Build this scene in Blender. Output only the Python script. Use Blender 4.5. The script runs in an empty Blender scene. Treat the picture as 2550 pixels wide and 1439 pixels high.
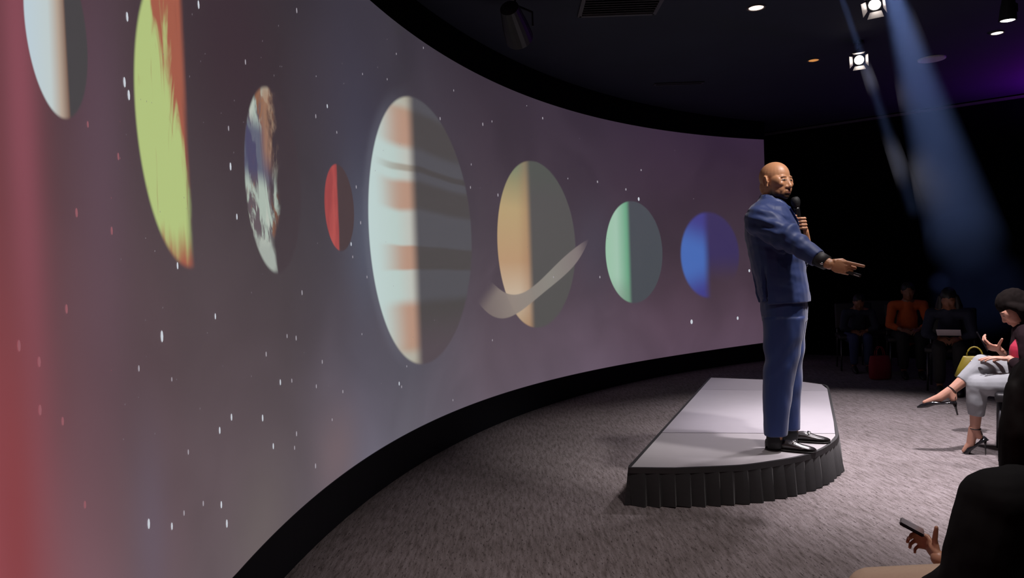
import bpy, bmesh, math, random
import numpy as np
from mathutils import Vector, Matrix, noise

random.seed(7)
sc = bpy.context.scene
C = sc.collection
# ------------------------------------------------------------------ camera
IW, IH, F = 2550.0, 1439.0, 1850.0
PITCH, ROLL, EYE = math.radians(-1.0), math.radians(-2.0), 1.33
cX = Vector((1, 0, 0)); cU = Vector((0, -math.sin(PITCH), math.cos(PITCH))); cF = Vector((0, math.cos(PITCH), math.sin(PITCH)))
camR = cX * math.cos(ROLL) + cU * math.sin(ROLL)
camU = -cX * math.sin(ROLL) + cU * math.cos(ROLL)
cam_d = bpy.data.cameras.new('camera'); cam = bpy.data.objects.new('camera', cam_d); C.objects.link(cam)
cam_d.sensor_width = 36.0; cam_d.lens = 36.0 * F / IW; cam_d.clip_start = 0.02
cam.matrix_world = Matrix(((camR.x, camU.x, -cF.x, 0), (camR.y, camU.y, -cF.y, 0), (camR.z, camU.z, -cF.z, EYE), (0, 0, 0, 1)))
sc.camera = cam
# ------------------------------------------------------------------ world, exposure, lights
sc.view_settings.view_transform = 'Standard'; sc.view_settings.look = 'None'
sc.view_settings.exposure = 0.0; sc.view_settings.gamma = 1.0; sc.view_settings.use_curve_mapping = False
wd = bpy.data.worlds.new('world'); sc.world = wd; wd.use_nodes = True
wd.node_tree.nodes['Background'].inputs[0].default_value = (0.35, 0.45, 1.0, 1); wd.node_tree.nodes['Background'].inputs[1].default_value = 0.0010

def lin(r, g, b):
    f = lambda c: (c / 255 / 12.92) if c / 255 <= .04045 else ((c / 255 + .055) / 1.055) ** 2.4
    return (f(r), f(g), f(b))
def spot(pos, aim, power, col, deg, blend=.5, rad=.05):
    l = bpy.data.lights.new('spot', 'SPOT'); l.energy = power; l.color = col; l.spot_size = math.radians(deg); l.spot_blend = blend; l.shadow_soft_size = rad
    o = bpy.data.objects.new('spot_light', l); C.objects.link(o); o.location = pos
    o.rotation_euler = (Vector(aim) - Vector(pos)).to_track_quat('-Z', 'Y').to_euler(); return o
# stage wash: two ceiling fixtures, then three unseen spots added for head and carpet
LAV = (1, .90, .96)
KEY = [((3.55, 7.35, 3.12), (2.75, 6.2, 0), 290, LAV, 70), ((2.85, 5.75, 3.12), (1.9, 4.6, 0), 150, LAV, 54), ((2.2, 3.6, 3.3), (1.72, 4.5, 1.75), 200, (1, .93, .92), 42), ((2.75, 4.3, 3.3), (2.95, 4.75, 0), 620, LAV, 72), ((1.2, 1.9, 3.3), (1.0, 3.0, 0), 170, (1, .88, .86), 74)]
for p, a, w, c, d in KEY: spot(p, a, w, c, d, .8, .08)
spot((6.9, 8.5, 2.85), (6.6, 8.5, 3.4), 95, (.40, .01, 1.0), 160, 1.0, .1)        # purple wash on the ceiling
spot((4.4, 8.4, 3.1), (4.7, 9.3, .6), .5, (1, .55, .4), 70, .9, .1)               # faint unseen fill spot for the back rows, without fixture

# ------------------------------------------------------------------ pixel helpers (2550 x 1439 frame -> metres)
EYEV = Vector((0, 0, EYE))
def ray(px, py): return camR * ((px - IW / 2) / F) + camU * (-(py - IH / 2) / F) + cF
def on_z(px, py, z): d = ray(px, py); return EYEV + d * ((z - EYE) / d.z)
def on_plane(px, py, p0, n): d = ray(px, py); return EYEV + d * ((p0 - EYEV).dot(n) / d.dot(n))
def at(px, py, y): d = ray(px, py); return EYEV + d * (y / d.y)
# ------------------------------------------------------------------ materials
def newmat(name):
    m = bpy.data.materials.new(name); m.use_nodes = True; nt = m.node_tree; return m, nt, nt.nodes['Principled BSDF']
class NT:
    """tiny node builder"""
    def __init__(s, nt): s.nt = nt
    def put(s, sock, v):
        if isinstance(v, bpy.types.NodeSocket): s.nt.links.new(v, sock)
        else: sock.default_value = v
    def m(s, op, a, b=0.0, c=0.0):
        n = s.nt.nodes.new('ShaderNodeMath'); n.operation = op
        for i, v in enumerate((a, b, c)): s.put(n.inputs[i], v)
        return n.outputs[0]
    def step(s, v, a, b, lo=0.0, hi=1.0):
        n = s.nt.nodes.new('ShaderNodeMapRange'); n.interpolation_type = 'SMOOTHSTEP'
        if not isinstance(a, bpy.types.NodeSocket) and not isinstance(b, bpy.types.NodeSocket) and a > b: a, b, lo, hi = b, a, hi, lo
        s.put(n.inputs[0], v); s.put(n.inputs[1], a); s.put(n.inputs[2], b); n.inputs[3].default_value = lo; n.inputs[4].default_value = hi
        return n.outputs[0]
    def mix(s, f, a, b, mode='MIX'):
        n = s.nt.nodes.new('ShaderNodeMix'); n.data_type = 'RGBA'; n.blend_type = mode
        s.put(n.inputs[0], f)
        for i, v in ((6, a), (7, b)): s.put(n.inputs[i], v if isinstance(v, bpy.types.NodeSocket) else (*v[:3], 1))
        return n.outputs[2]
    def noise(s, vec, scale, detail=3, rough=.5, dist=0.0):
        n = s.nt.nodes.new('ShaderNodeTexNoise'); s.put(n.inputs['Vector'], vec)
        for k, v in (('Scale', scale), ('Detail', detail), ('Roughness', rough), ('Distortion', dist)): n.inputs[k].default_value = v
        return n.outputs['Fac']
    def comb(s, x, y, z=0.0):
        n = s.nt.nodes.new('ShaderNodeCombineXYZ')
        for i, v in enumerate((x, y, z)): s.put(n.inputs[i], v)
        return n.outputs[0]
    def vmul(s, v, k):
        n = s.nt.nodes.new('ShaderNodeMapping'); s.put(n.inputs[0], v); n.inputs['Scale'].default_value = k; return n.outputs[0]
    def vrot(s, v, rz, k=(1, 1, 1)):
        n = s.nt.nodes.new('ShaderNodeMapping'); s.put(n.inputs[0], v); n.inputs['Rotation'].default_value = (0, 0, rz); n.inputs['Scale'].default_value = k; return n.outputs[0]
    def coord(s, which='Object'): return s.nt.nodes.new('ShaderNodeTexCoord').outputs[which]
    def bump(s, h, strength, dist=.01):
        n = s.nt.nodes.new('ShaderNodeBump'); n.inputs['Strength'].default_value = strength; n.inputs['Distance'].default_value = dist; s.put(n.inputs['Height'], h); return n.outputs[0]
    def ramp(s, f, stops):
        n = s.nt.nodes.new('ShaderNodeValToRGB'); e = n.color_ramp.elements
        while len(e) < len(stops): e.new(.5)
        for el, (p, c) in zip(e, stops): el.position = p; el.color = (*c[:3], 1)
        s.put(n.inputs[0], f); return n.outputs[0]
    def ell(s, vec, c, r, soft=.25):
        """1 inside an ellipsoid, soft border"""
        n = s.nt.nodes.new('ShaderNodeVectorMath'); n.operation = 'SUBTRACT'; s.put(n.inputs[0], vec); n.inputs[1].default_value = c
        q = s.nt.nodes.new('ShaderNodeVectorMath'); q.operation = 'DIVIDE'; s.put(q.inputs[0], n.outputs[0]); q.inputs[1].default_value = r
        l = s.nt.nodes.new('ShaderNodeVectorMath'); l.operation = 'LENGTH'; s.put(l.inputs[0], q.outputs[0])
        return s.step(l.outputs['Value'], 1 + soft, 1 - soft)
MATS = {}
def mat(name, col, rough=.6, var=.12, scale=40., bump=0.0, metal=0.0, spec=.5, sheen=0.0):
    if name in MATS: return MATS[name]
    m, nt, b = newmat(name); t = NT(nt)
    if var or bump:
        n = t.noise(t.coord(), scale, 3)
        b.inputs['Base Color'].default_value = (*col, 1)
        if var: nt.links.new(t.mix(n, tuple(c * (1 - var) for c in col), tuple(min(1, c * (1 + var)) for c in col)), b.inputs['Base Color'])
        if bump: nt.links.new(t.bump(n, bump, .004), b.inputs['Normal'])
    else: b.inputs['Base Color'].default_value = (*col, 1)
    b.inputs['Roughness'].default_value = rough; b.inputs['Metallic'].default_value = metal; b.inputs['Specular IOR Level'].default_value = spec
    if sheen: b.inputs['Sheen Weight'].default_value = sheen
    MATS[name] = m; return m
def glow(name, col, strength):
    if name in MATS: return MATS[name]
    m, nt, b = newmat(name); b.inputs['Base Color'].default_value = (*col, 1); b.inputs['Emission Color'].default_value = (*col, 1); b.inputs['Emission Strength'].default_value = strength
    MATS[name] = m; return m
def haze_mat(name, col, dens):
    m = bpy.data.materials.new(name); m.use_nodes = True; nt = m.node_tree; nt.nodes.remove(nt.nodes['Principled BSDF'])
    v = nt.nodes.new('ShaderNodeVolumeScatter'); v.inputs['Color'].default_value = (*col, 1); v.inputs['Density'].default_value = dens; v.inputs['Anisotropy'].default_value = .2
    nt.links.new(v.outputs[0], nt.nodes['Material Output'].inputs['Volume']); return m
# ------------------------------------------------------------------ object helpers
def tag(o, label=None, cat=None, group=None, kind=None):
    for k, v in (('label', label), ('category', cat), ('group', group), ('kind', kind)):
        if v: o[k] = v
    return o
OG = {}
def build(name, g, m, parent=None, origin=None, smooth=False):
    if parent is not None: origin = OG[parent.name]
    og = Vector(origin) if origin is not None else Vector((0, 0, 0))
    me = bpy.data.meshes.new(name); me.from_pydata([tuple(Vector(v) - og) for v in g[0]], [], g[1])
    bm = bmesh.new(); bm.from_mesh(me); bmesh.ops.recalc_face_normals(bm, faces=bm.faces); bm.to_mesh(me); bm.free()
    if smooth: me.polygons.foreach_set('use_smooth', [True] * len(me.polygons))
    me.materials.append(m)
    o = bpy.data.objects.new(name, me); C.objects.link(o); OG[o.name] = og
    if parent is not None: o.parent = parent
    else: o.location = og
    return o
def empty(name, origin):
    o = bpy.data.objects.new(name, None); C.objects.link(o); o.location = origin; o.empty_display_size = .1; OG[o.name] = Vector(origin); return o
class G:
    """geometry collector: closed pieces in world metres"""
    def __init__(s): s.v = []; s.f = []
    def __getitem__(s, i): return (s.v, s.f)[i]
    def add(s, v, f):
        n = len(s.v); s.v += [Vector(q) for q in v]; s.f += [tuple(i + n for i in q) for q in f]; return s
    def ball(s, c, r, M=None, seg=14, rings=9):
        c = Vector(c); r = (r, r, r) if isinstance(r, (int, float)) else r; v = []; f = []
        for i in range(1, rings):
            th = math.pi * i / rings
            for j in range(seg):
                ph = 2 * math.pi * j / seg; q = Vector((r[0] * math.sin(th) * math.cos(ph), r[1] * math.sin(th) * math.sin(ph), r[2] * math.cos(th)))
                v.append(c + (M @ q if M else q))
        q = Vector((0, 0, r[2])); v.append(c + (M @ q if M else q)); v.append(c - (M @ q if M else q)); T = len(v) - 2
        for j in range(seg):
            k = (j + 1) % seg; f += [(T, j, k), (T + 1, (rings - 2) * seg + k, (rings - 2) * seg + j)]
            for i in range(rings - 2): f.append((i * seg + j, (i + 1) * seg + j, (i + 1) * seg + k, i * seg + k))
        return s.add(v, f)
    def ring(s, c, ax, r, seg, up=None, r2=None):
        ax = Vector(ax).normalized(); u = Vector(up) if up else (Vector((0, 0, 1)) if abs(ax.z) < .9 else Vector((1, 0, 0)))
        u = (u - ax * u.dot(ax)).normalized(); w = ax.cross(u)
        return [Vector(c) + u * (r * math.cos(2 * math.pi * j / seg)) + w * ((r2 or r) * math.sin(2 * math.pi * j / seg)) for j in range(seg)]
    def loft(s, rings, cap=True):
        n = len(rings[0]); v = [p for r in rings for p in r]; f = []
        for i in range(len(rings) - 1):
            for j in range(n): k = (j + 1) % n; f.append((i * n + j, i * n + k, (i + 1) * n + k, (i + 1) * n + j))
        if cap: f.append(tuple(range(n))[::-1]); f.append(tuple((len(rings) - 1) * n + j for j in range(n)))
        return s.add(v, f)
    def tube(s, pts, rad, seg=12, ball=True):
        pts = [Vector(p) for p in pts]; rad = [rad] * len(pts) if isinstance(rad, (int, float)) else rad
        for i in range(len(pts) - 1):
            d = pts[i + 1] - pts[i]
            if d.length < 1e-6: continue
            s.loft([s.ring(pts[i], d, rad[i], seg), s.ring(pts[i + 1], d, rad[i + 1], seg)])
        if ball:
            for p, r in zip(pts, rad): s.ball(p, r, seg=seg, rings=8)
        return s
    def sweep(s, pts, r, seg=8):
        """one continuous pipe"""
        pts = [Vector(p) for p in pts]; R = []
        for i, p in enumerate(pts):
            d = pts[min(i + 1, len(pts) - 1)] - pts[max(i - 1, 0)]; R.append(s.ring(p, d, r if isinstance(r, (int, float)) else r[i], seg))
        return s.loft(R)
    def box(s, c, sx, sy, sz, M=None):
        v = [(x * sx / 2, y * sy / 2, z * sz / 2) for x in (-1, 1) for y in (-1, 1) for z in (-1, 1)]
        v = [Vector(c) + (M @ Vector(q) if M else Vector(q)) for q in v]
        return s.add(v, [(0, 1, 3, 2), (4, 6, 7, 5), (0, 4, 5, 1), (2, 3, 7, 6), (0, 2, 6, 4), (1, 5, 7, 3)])
    def prism(s, poly, z0, z1):
        n = len(poly); v = [(p[0], p[1], z0) for p in poly] + [(p[0], p[1], z1) for p in poly]
        return s.add(v, [tuple(range(n))[::-1], tuple(range(n, 2 * n))] + [(i, (i + 1) % n, n + (i + 1) % n, n + i) for i in range(n)])
def rbox(name, c, sx, sy, sz, bev, m, parent, M=None, seg=3):
    o = build(name, G().box(c, sx, sy, sz, M), m, parent)
    bm = bmesh.new(); bm.from_mesh(o.data); bmesh.ops.bevel(bm, geom=bm.edges[:], offset=bev, segments=seg, affect='EDGES', profile=.5); bm.to_mesh(o.data); bm.free()
    o.data.polygons.foreach_set('use_smooth', [True] * len(o.data.polygons)); return o
def fused_mesh(g, voxel, it=4, disp=None):
    me = bpy.data.meshes.new('tmp'); me.from_pydata([tuple(v) for v in g.v], [], g.f)
    bm = bmesh.new(); bm.from_mesh(me); bmesh.ops.recalc_face_normals(bm, faces=bm.faces); bm.to_mesh(me); bm.free()
    o = bpy.data.objects.new('tmp', me); C.objects.link(o)
    r = o.modifiers.new('r', 'REMESH'); r.mode = 'VOXEL'; r.voxel_size = voxel
    if it: q = o.modifiers.new('s', 'SMOOTH'); q.factor = .5; q.iterations = it
    dg = bpy.context.evaluated_depsgraph_get(); dg.update()
    out = bpy.data.meshes.new_from_object(o.evaluated_get(dg)); bpy.data.objects.remove(o); bpy.data.meshes.remove(me)
    if disp:
        out.calc_loop_triangles()
        for v, n in zip(out.vertices, [Vector(x.vector) for x in out.vertex_normals]): v.co = disp(v.co.copy(), n)
    return out
def fuse(name, gs, m, parent=None, origin=None, it=4, disp=None):
    """gs: list of (G, voxel); each fused to one smooth skin, joined into one mesh"""
    if parent is not None: origin = OG[parent.name]
    og = Vector(origin); bm = bmesh.new()
    for g, vox in gs:
        me = fused_mesh(g, vox, it, disp); bm.from_mesh(me); bpy.data.meshes.remove(me)
    bmesh.ops.translate(bm, vec=-og, verts=bm.verts)
    me = bpy.data.meshes.new(name); bm.to_mesh(me); bm.free()
    me.polygons.foreach_set('use_smooth', [True] * len(me.polygons)); me.materials.append(m)
    o = bpy.data.objects.new(name, me); C.objects.link(o); OG[o.name] = og
    if parent is not None: o.parent = parent
    else: o.location = og
    return o

# ================================================================== THE ROOM
CEIL = 3.40
CC = Vector((7.86, 2.70)); RR = 8.98            # plan circle of the curved wall, refined from its lower edge
def cyl(px, py, R=RR):
    d = ray(px, py); a = d.x ** 2 + d.y ** 2; b = -2 * (d.x * CC.x + d.y * CC.y); k = CC.length_squared - R * R
    t = (-b + math.sqrt(b * b - 4 * a * k)) / (2 * a); P = EYEV + d * t
    return R * (math.pi - math.atan2(P.y - CC.y, P.x - CC.x) % (2 * math.pi)), P.z
def wallpt(s, z, R=RR): th = math.pi - s / RR; return Vector((CC.x + R * math.cos(th), CC.y + R * math.sin(th), z))
edge_b = [(578, 1431), (732, 1268), (926, 1122), (1153, 1015), (1250, 980), (1500, 916), (1577, 900), (1902, 853)]
edge_t = [(910, 0), (1050, 104), (1200, 193), (1352, 255), (1500, 299), (1650, 325), (1800, 341), (1910, 349)]
PB = np.polyfit(*np.array([cyl(*p) for p in edge_b]).T, 3); PT = np.polyfit(*np.array([cyl(*p) for p in edge_t]).T, 2)
S1 = .5 * (cyl(1911, 349)[0] + cyl(1902, 853)[0]); S0 = -3.2
SL = cyl(910, 0)[0]
def zb(s): s = max(s, cyl(578, 1431)[0]); return float(np.polyval(PB, s))
def zt(s): s = max(s, SL); return float(np.polyval(PT, s))

# floor
m_floor, nt, b = newmat('carpet'); t = NT(nt); co = t.coord(); CA = math.radians(21.7)
st = t.vrot(co, CA, (55, 7, 1)); n1 = t.noise(st, 1.0, 4, .6); n2 = t.noise(co, 130, 2, .6); n3 = t.noise(co, 1.3, 3); n4 = t.noise(t.vrot(co, CA, (120, 22, 1)), 1.0, 2, .6)
c1 = t.ramp(n1, [(.30, (.16, .135, .13)), (.5, (.285, .248, .248)), (.70, (.37, .33, .335))])
c2 = t.mix(t.step(n4, .42, .30), c1, (.085, .07, .068)); c3 = t.mix(t.step(n2, .35, .6, .25, 0), c2, (.05, .045, .04))
c4 = t.mix(t.step(n3, .3, .7), c3, (.62, .62, .60), 'MULTIPLY'); nt.links.new(t.mix(.45, c3, c4), b.inputs['Base Color'])
b.inputs['Roughness'].default_value = .95; b.inputs['Specular IOR Level'].default_value = .1
nt.links.new(t.bump(t.m('ADD', n4, n2), .55, .006), b.inputs['Normal'])
tag(build('floor', G().box((3.5, 4.5, -.03), 16, 20, .06), m_floor), kind='structure')
# curved wall that carries the screen
m_black = mat('black_wall_paint', (.0022, .0022, .0034), .95, .2, 6, spec=.03)
def band(name, R0, R1, s0, s1, z0, z1, m, n=90, parent=None):
    v = []; f = []
    for i in range(n + 1):
        s = s0 + (s1 - s0) * i / n; a = z0(s) if callable(z0) else z0; c = z1(s) if callable(z1) else z1
        v += [wallpt(s, a, R0), wallpt(s, c, R0), wallpt(s, c, R1), wallpt(s, a, R1)]
    for i in range(n):
        for j in range(4): k = (j + 1) % 4; f.append((i * 4 + j, i * 4 + k, (i + 1) * 4 + k, (i + 1) * 4 + j))
    f += [(0, 1, 2, 3), tuple(n * 4 + q for q in (3, 2, 1, 0))]
    g = G(); g.add(v, f); return build(name, g, m, parent, smooth=False)
tag(band('wall_screen', RR + .03, RR + .20, S0 - .3, S1 + .06, 0, CEIL, m_black), kind='structure')
tag(band('baseboard_screen', RR - .02, RR + .03, S0 - .3, S1 + .02, 0, lambda s: zb(s) - .004, mat('base_panel_navy', (.006, .007, .014), .7, .2, 5)), kind='structure')
tag(band('trim_1', RR - .02, RR + .03, S0 - .3, S1 + .02, lambda s: zt(s) + .004, CEIL, m_black), kind='structure')
# back wall and a return beside the screen
A0 = Vector((4.8, 10.8)); dr = (Vector((6.5, 9.42)) - A0).normalized(); W0 = A0 - dr * 2.6; W1 = A0 + dr * 9
nrm = Vector((-dr.y, dr.x)) * .2
if nrm.y < 0: nrm = -nrm
def wall(name, p, q, nn, m): return tag(build(name, G().prism([p, q, q + nn, p + nn], 0, CEIL), m), kind='structure')
wall('wall_back', W0, W1, nrm, m_black)
E1 = wallpt(S1 + .08, 0, RR + .05); E1 = Vector((E1.x, E1.y)); wall('wall_return', E1, W0 + nrm, Vector((-.25, .1)), m_black)
m_trim = mat('dull_ceiling_trim', (.07, .065, .07), .5, .1, 10)
tr = -nrm.normalized() * .04
tag(build('trim_2', G().prism([W0, W1, W1 + tr, W0 + tr], CEIL - .05, CEIL - .02), m_trim), kind='structure')
m_ceil = mat('ceiling_paint', (.012, .017, .032), .85, .25, 2.5)
tag(build('ceiling', G().box((3.5, 4.5, CEIL + .05), 16, 20, .1), m_ceil), kind='structure')

# ------------------------------------------------------------------ the screen and its picture (metres along the screen, metres up)
m_scr, nt, b = newmat('screen_picture'); t = NT(nt)
uvn = nt.nodes.new('ShaderNodeUVMap'); uvn.uv_map = 'metres'; sep = nt.nodes.new('ShaderNodeSeparateXYZ'); nt.links.new(uvn.outputs[0], sep.inputs[0])
uv = uvn.outputs[0]; S, Z = sep.outputs[0], sep.outputs[1]
HS = lambda px, py=660: cyl(px, py)[0]
cols = [(-200, (140, 62, 70)), (0, (103, 62, 67)), (60, (98, 62, 67)), (150, (92, 66, 72)), (280, (82, 66, 71)), (450, (74, 64, 68)), (700, (66, 60, 64)), (880, (72, 70, 80)), (1000, (74, 72, 80)), (1200, (70, 62, 70)), (1450, (70, 60, 70)), (1650, (66, 53, 64)), (1900, (62, 49, 60))]
sa, sb = HS(-200), S1
f_s = t.m('DIVIDE', t.m('SUBTRACT', S, sa), sb - sa)
base = t.ramp(f_s, [((HS(p) - sa) / (sb - sa), lin(*c)) for p, c in cols])
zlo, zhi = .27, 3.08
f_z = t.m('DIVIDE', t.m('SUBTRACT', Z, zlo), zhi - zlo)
vert = t.ramp(f_z, [(0, (1.0, 1.0, 1.0)), (.12, (.93, .9, .9)), (.3, (.66, .63, .63)), (.5, (.5, .5, .5)), (.75, (.36, .34, .36)), (1, (.27, .26, .28))])  # vertical fade of the picture, with stage-light spill painted in at the bottom
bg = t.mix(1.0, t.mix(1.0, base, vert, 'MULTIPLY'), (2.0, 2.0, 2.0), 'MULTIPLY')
neb = t.noise(uv, .9, 3, .5, .6); bg = t.mix(1.0, bg, t.ramp(neb, [(.3, (.82, .80, .80)), (.7, (1.15, 1.12, 1.14))]), 'MULTIPLY')
def blob(px, py, rs, rz, col, k):
    global bg
    s0, z0 = cyl(px, py); d = t.m('ADD', t.m('POWER', t.m('ABSOLUTE', t.m('DIVIDE', t.m('SUBTRACT', S, s0), rs)), 2.0), t.m('POWER', t.m('ABSOLUTE', t.m('DIVIDE', t.m('SUBTRACT', Z, z0), rz)), 2.0))
    bg = t.mix(t.m('MULTIPLY', t.m('EXPONENT', t.m('MULTIPLY', d, -1.0)), k), bg, lin(*col))
blob(900, 560, .26, .50, (86, 94, 112), .65); blob(900, 330, .5, .5, (56, 55, 72), .55); blob(560, 120, .5, .55, (56, 40, 48), .7)
blob(230, 260, .15, .45, (104, 80, 98), .35); blob(20, 120, .08, .8, (165, 88, 104), .55); blob(10, 1300, .10, .5, (140, 62, 66), .8); blob(360, 1330, .12, .3, (104, 92, 106), .6)
blob(1010, 900, .7, .3, (80, 80, 92), .5); blob(1480, 620, .4, .5, (62, 62, 76), .45); blob(640, 1330, .3, .3, (112, 102, 100), .5); blob(830, 1130, .3, .25, (122, 102, 106), .6)
blob(230, 620, .14, .5, (104, 78, 92), .3)
img = bg
def efit(pts, s_c=None):
    q = np.array([cyl(*p) for p in pts])
    if s_c is None:
        A = np.c_[q[:, 0] ** 2, q[:, 1] ** 2, q]; x = np.linalg.lstsq(A, np.ones(len(q)), rcond=None)[0]
        cs, cz = -x[2] / 2 / x[0], -x[3] / 2 / x[1]; K = 1 + x[0] * cs ** 2 + x[1] * cz ** 2
        return cs, cz, math.sqrt(K / x[0]), math.sqrt(K / x[1])
    u = (q[:, 0] - s_c) ** 2; A = np.c_[u, q[:, 1] ** 2, q[:, 1]]; x = np.linalg.lstsq(A, np.ones(len(q)), rcond=None)[0]
    cz = -x[2] / 2 / x[1]; K = 1 + x[1] * cz ** 2; return s_c, cz, math.sqrt(K / x[0]), math.sqrt(K / x[1])
def planet(E, edge=.03):
    cs, cz, rs, rz = E
    u = t.m('DIVIDE', t.m('SUBTRACT', S, cs), rs); v = t.m('DIVIDE', t.m('SUBTRACT', Z, cz), rz)
    d = t.m('SQRT', t.m('ADD', t.m('MULTIPLY', u, u), t.m('MULTIPLY', v, v)))
    return u, v, t.step(d, 1 + edge, 1 - edge)
L = lin
def vpos(E, px, py): return (cyl(px, py)[1] - E[1]) / E[3]
def upos(E, px, py): return (cyl(px, py)[0] - E[0]) / E[2]
# the pale cratered one, half grey
E = efit([(30, 0), (41, 88), (58, 156), (88, 233), (112, 275), (139, 294), (156, 299), (175, 282), (190, 238), (195, 160), (194, 97), (180, 0)])
u, v, k = planet(E); ut = upos(E, 143, 120)
lit = t.ramp(t.m('ADD', t.m('MULTIPLY', u, .5), .5), [(0, L(196, 214, 224)), (.35, L(200, 212, 212)), (.5 + ut * .5 - .12, L(186, 168, 152)), (.5 + ut * .5, L(128, 100, 86))])
img = t.mix(k, img, t.mix(t.step(t.m('ADD', u, t.m('MULTIPLY', v, .03)), ut + .05, ut - .05), L(70, 68, 70), lit))
# the yellow and orange one
E = efit([(340, 0), (323, 73), (316, 146), (315, 204), (321, 292), (335, 389), (350, 467), (374, 554), (404, 622), (433, 654)], HS(436, 200) + .02)
u, v, k = planet(E); nz = t.noise(t.vmul(uv, (5, .9, 1)), 1.6, 4, .55, 2.2)
mixf = t.m('MAXIMUM', t.step(t.m('ADD', t.m('ADD', u, t.m('MULTIPLY', t.m('SUBTRACT', nz, .5), 1.1)), t.m('MULTIPLY', v, .55)), -.32, -.06), t.step(t.m('ADD', v, t.m('MULTIPLY', nz, .3)), -.55, -.85))
lit = t.mix(mixf, L(184, 202, 130), L(168, 94, 74)); lit = t.mix(t.step(t.noise(t.vmul(uv, (7, 1.2, 1)), 2.2, 3, .5, 2.5), .60, .75), lit, t.mix(.3, lit, L(150, 80, 66)))
img = t.mix(t.m('MULTIPLY', k, t.step(t.m('ADD', u, t.m('MULTIPLY', nz, .12)), .16, -.02)), img, lit)
# the cloudy one with brown land and dark sea
E = efit([(640, 224), (617, 251), (602, 300), (596, 352), (596, 420), (601, 472), (610, 529), (625, 589), (644, 641), (662, 671), (679, 688)], HS(672, 450) + .0)
u, v, k = planet(E); vec = t.vrot(uv, -.35, (4.2, 1.6, 1)); n1 = t.noise(vec, 1.3, 5, .6, 1.8); n2 = t.noise(vec, 2.3, 4, .6, 1.0); n3 = t.noise(t.vmul(uv, (2, 1.2, 1)), 1.5, 2)
lit = t.mix(t.step(n1, .43, .54), L(176, 190, 178), L(98, 86, 92)); lit = t.mix(t.step(n2, .56, .66), lit, L(140, 96, 74)); lit = t.mix(t.step(n2, .44, .36), lit, L(190, 198, 186))
s0, z0 = cyl(622, 372); sea = t.m('MULTIPLY', t.step(t.m('ABSOLUTE', t.m('SUBTRACT', Z, z0)), .17, .07), t.step(n3, .30, .45)); lit = t.mix(t.m('MULTIPLY', sea, .85), lit, L(70, 70, 104))
s1, z1 = cyl(652, 305); lit = t.mix(t.m('MULTIPLY', t.step(t.m('ABSOLUTE', t.m('SUBTRACT', Z, z1)), .28, .1), t.m('MULTIPLY', t.step(u, -.5, -.2), .8)), lit, L(166, 122, 92))
lit = t.mix(t.step(v, -.55, -.8), lit, L(168, 176, 168))
img = t.mix(t.m('MULTIPLY', k, t.step(t.m('ADD', u, t.m('MULTIPLY', n1, .8)), .50, .22)), t.mix(t.m('MULTIPLY', k, .5), img, L(62, 50, 56)), lit)
# the small red one
E = efit([(826, 412), (809, 427), (800, 465), (800, 510), (805, 555), (816, 596), (827, 617), (841, 625), (872, 499), (873, 547)])
u, v, k = planet(E); ut = upos(E, 833, 500); n1 = t.noise(t.vmul(uv, (4, 1, 1)), 3, 3)
lit = t.mix(t.step(n1, .35, .65), L(158, 66, 66), L(184, 82, 78))
img = t.mix(k, img, t.mix(t.step(t.m('ADD', u, t.m('MULTIPLY', n1, .3)), ut + .19, ut + .06), L(72, 57, 59), lit))
# the great banded one
E = efit([(998, 240), (952, 277), (926, 329), (911, 431), (909, 519), (919, 632), (942, 756), (973, 838), (1003, 884), (1045, 909), (1050, 262), (1096, 323), (1127, 380), (1153, 467), (1165, 560), (1165, 689), (1150, 792)])
halo = t.step(t.m('SQRT', t.m('ADD', t.m('POWER', t.m('ABSOLUTE', t.m('DIVIDE', t.m('SUBTRACT', S, E[0] - .04), E[2])), 2.0), t.m('POWER', t.m('ABSOLUTE', t.m('DIVIDE', t.m('SUBTRACT', Z, E[1]), E[3])), 2.0))), 1.10, .98)
img = t.mix(t.m('MULTIPLY', halo, t.step(S, E[0], E[0] - E[2], 0, .30)), img, L(112, 116, 130))
u, v, k = planet(E, .015); ut = upos(E, 1027, 560); wob = t.m('MULTIPLY', t.m('SUBTRACT', t.noise(t.vmul(uv, (.8, .6, 1)), 1.2, 2), .5), .10)
vv = t.m('ADD', v, wob)
def bandf(y0, y1, x, soft):
    a, c = vpos(E, x, y0), vpos(E, x, y1); return t.m('MULTIPLY', t.step(vv, c - soft, c + soft), t.step(vv, a + soft, a - soft))
bands = t.m('MAXIMUM', t.m('MAXIMUM', bandf(268, 365, 1000, .04), bandf(448, 520, 1000, .03)), t.m('MAXIMUM', bandf(612, 672, 1010, .015), bandf(752, 880, 1020, .05)))
thin = bandf(408, 424, 1000, .012)
litl = t.ramp(t.m('ADD', t.m('MULTIPLY', u, .5), .5), [(0, L(198, 218, 216)), (.25, L(192, 210, 204)), (.5 + ut * .5, L(196, 192, 182))])
near = t.step(t.m('ADD', u, t.m('MULTIPLY', wob, 2.5)), -.88, -.28)
lit = t.mix(t.m('MULTIPLY', t.m('MULTIPLY', bands, near), .85), litl, L(186, 138, 112)); lit = t.mix(t.m('MULTIPLY', t.m('MULTIPLY', thin, near), .7), lit, L(150, 134, 116))
lit = t.mix(t.step(t.m('ABSOLUTE', v), .78, .99, 0, .6), lit, L(168, 156, 132))
dark = t.mix(t.m('MAXIMUM', bands, thin), L(80, 80, 85), L(72, 69, 68)); dark = t.mix(t.step(v, -.55, -.95), dark, L(84, 74, 80))
img = t.mix(k, img, t.mix(t.step(u, ut + .09, ut - .13), dark, lit))
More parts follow.
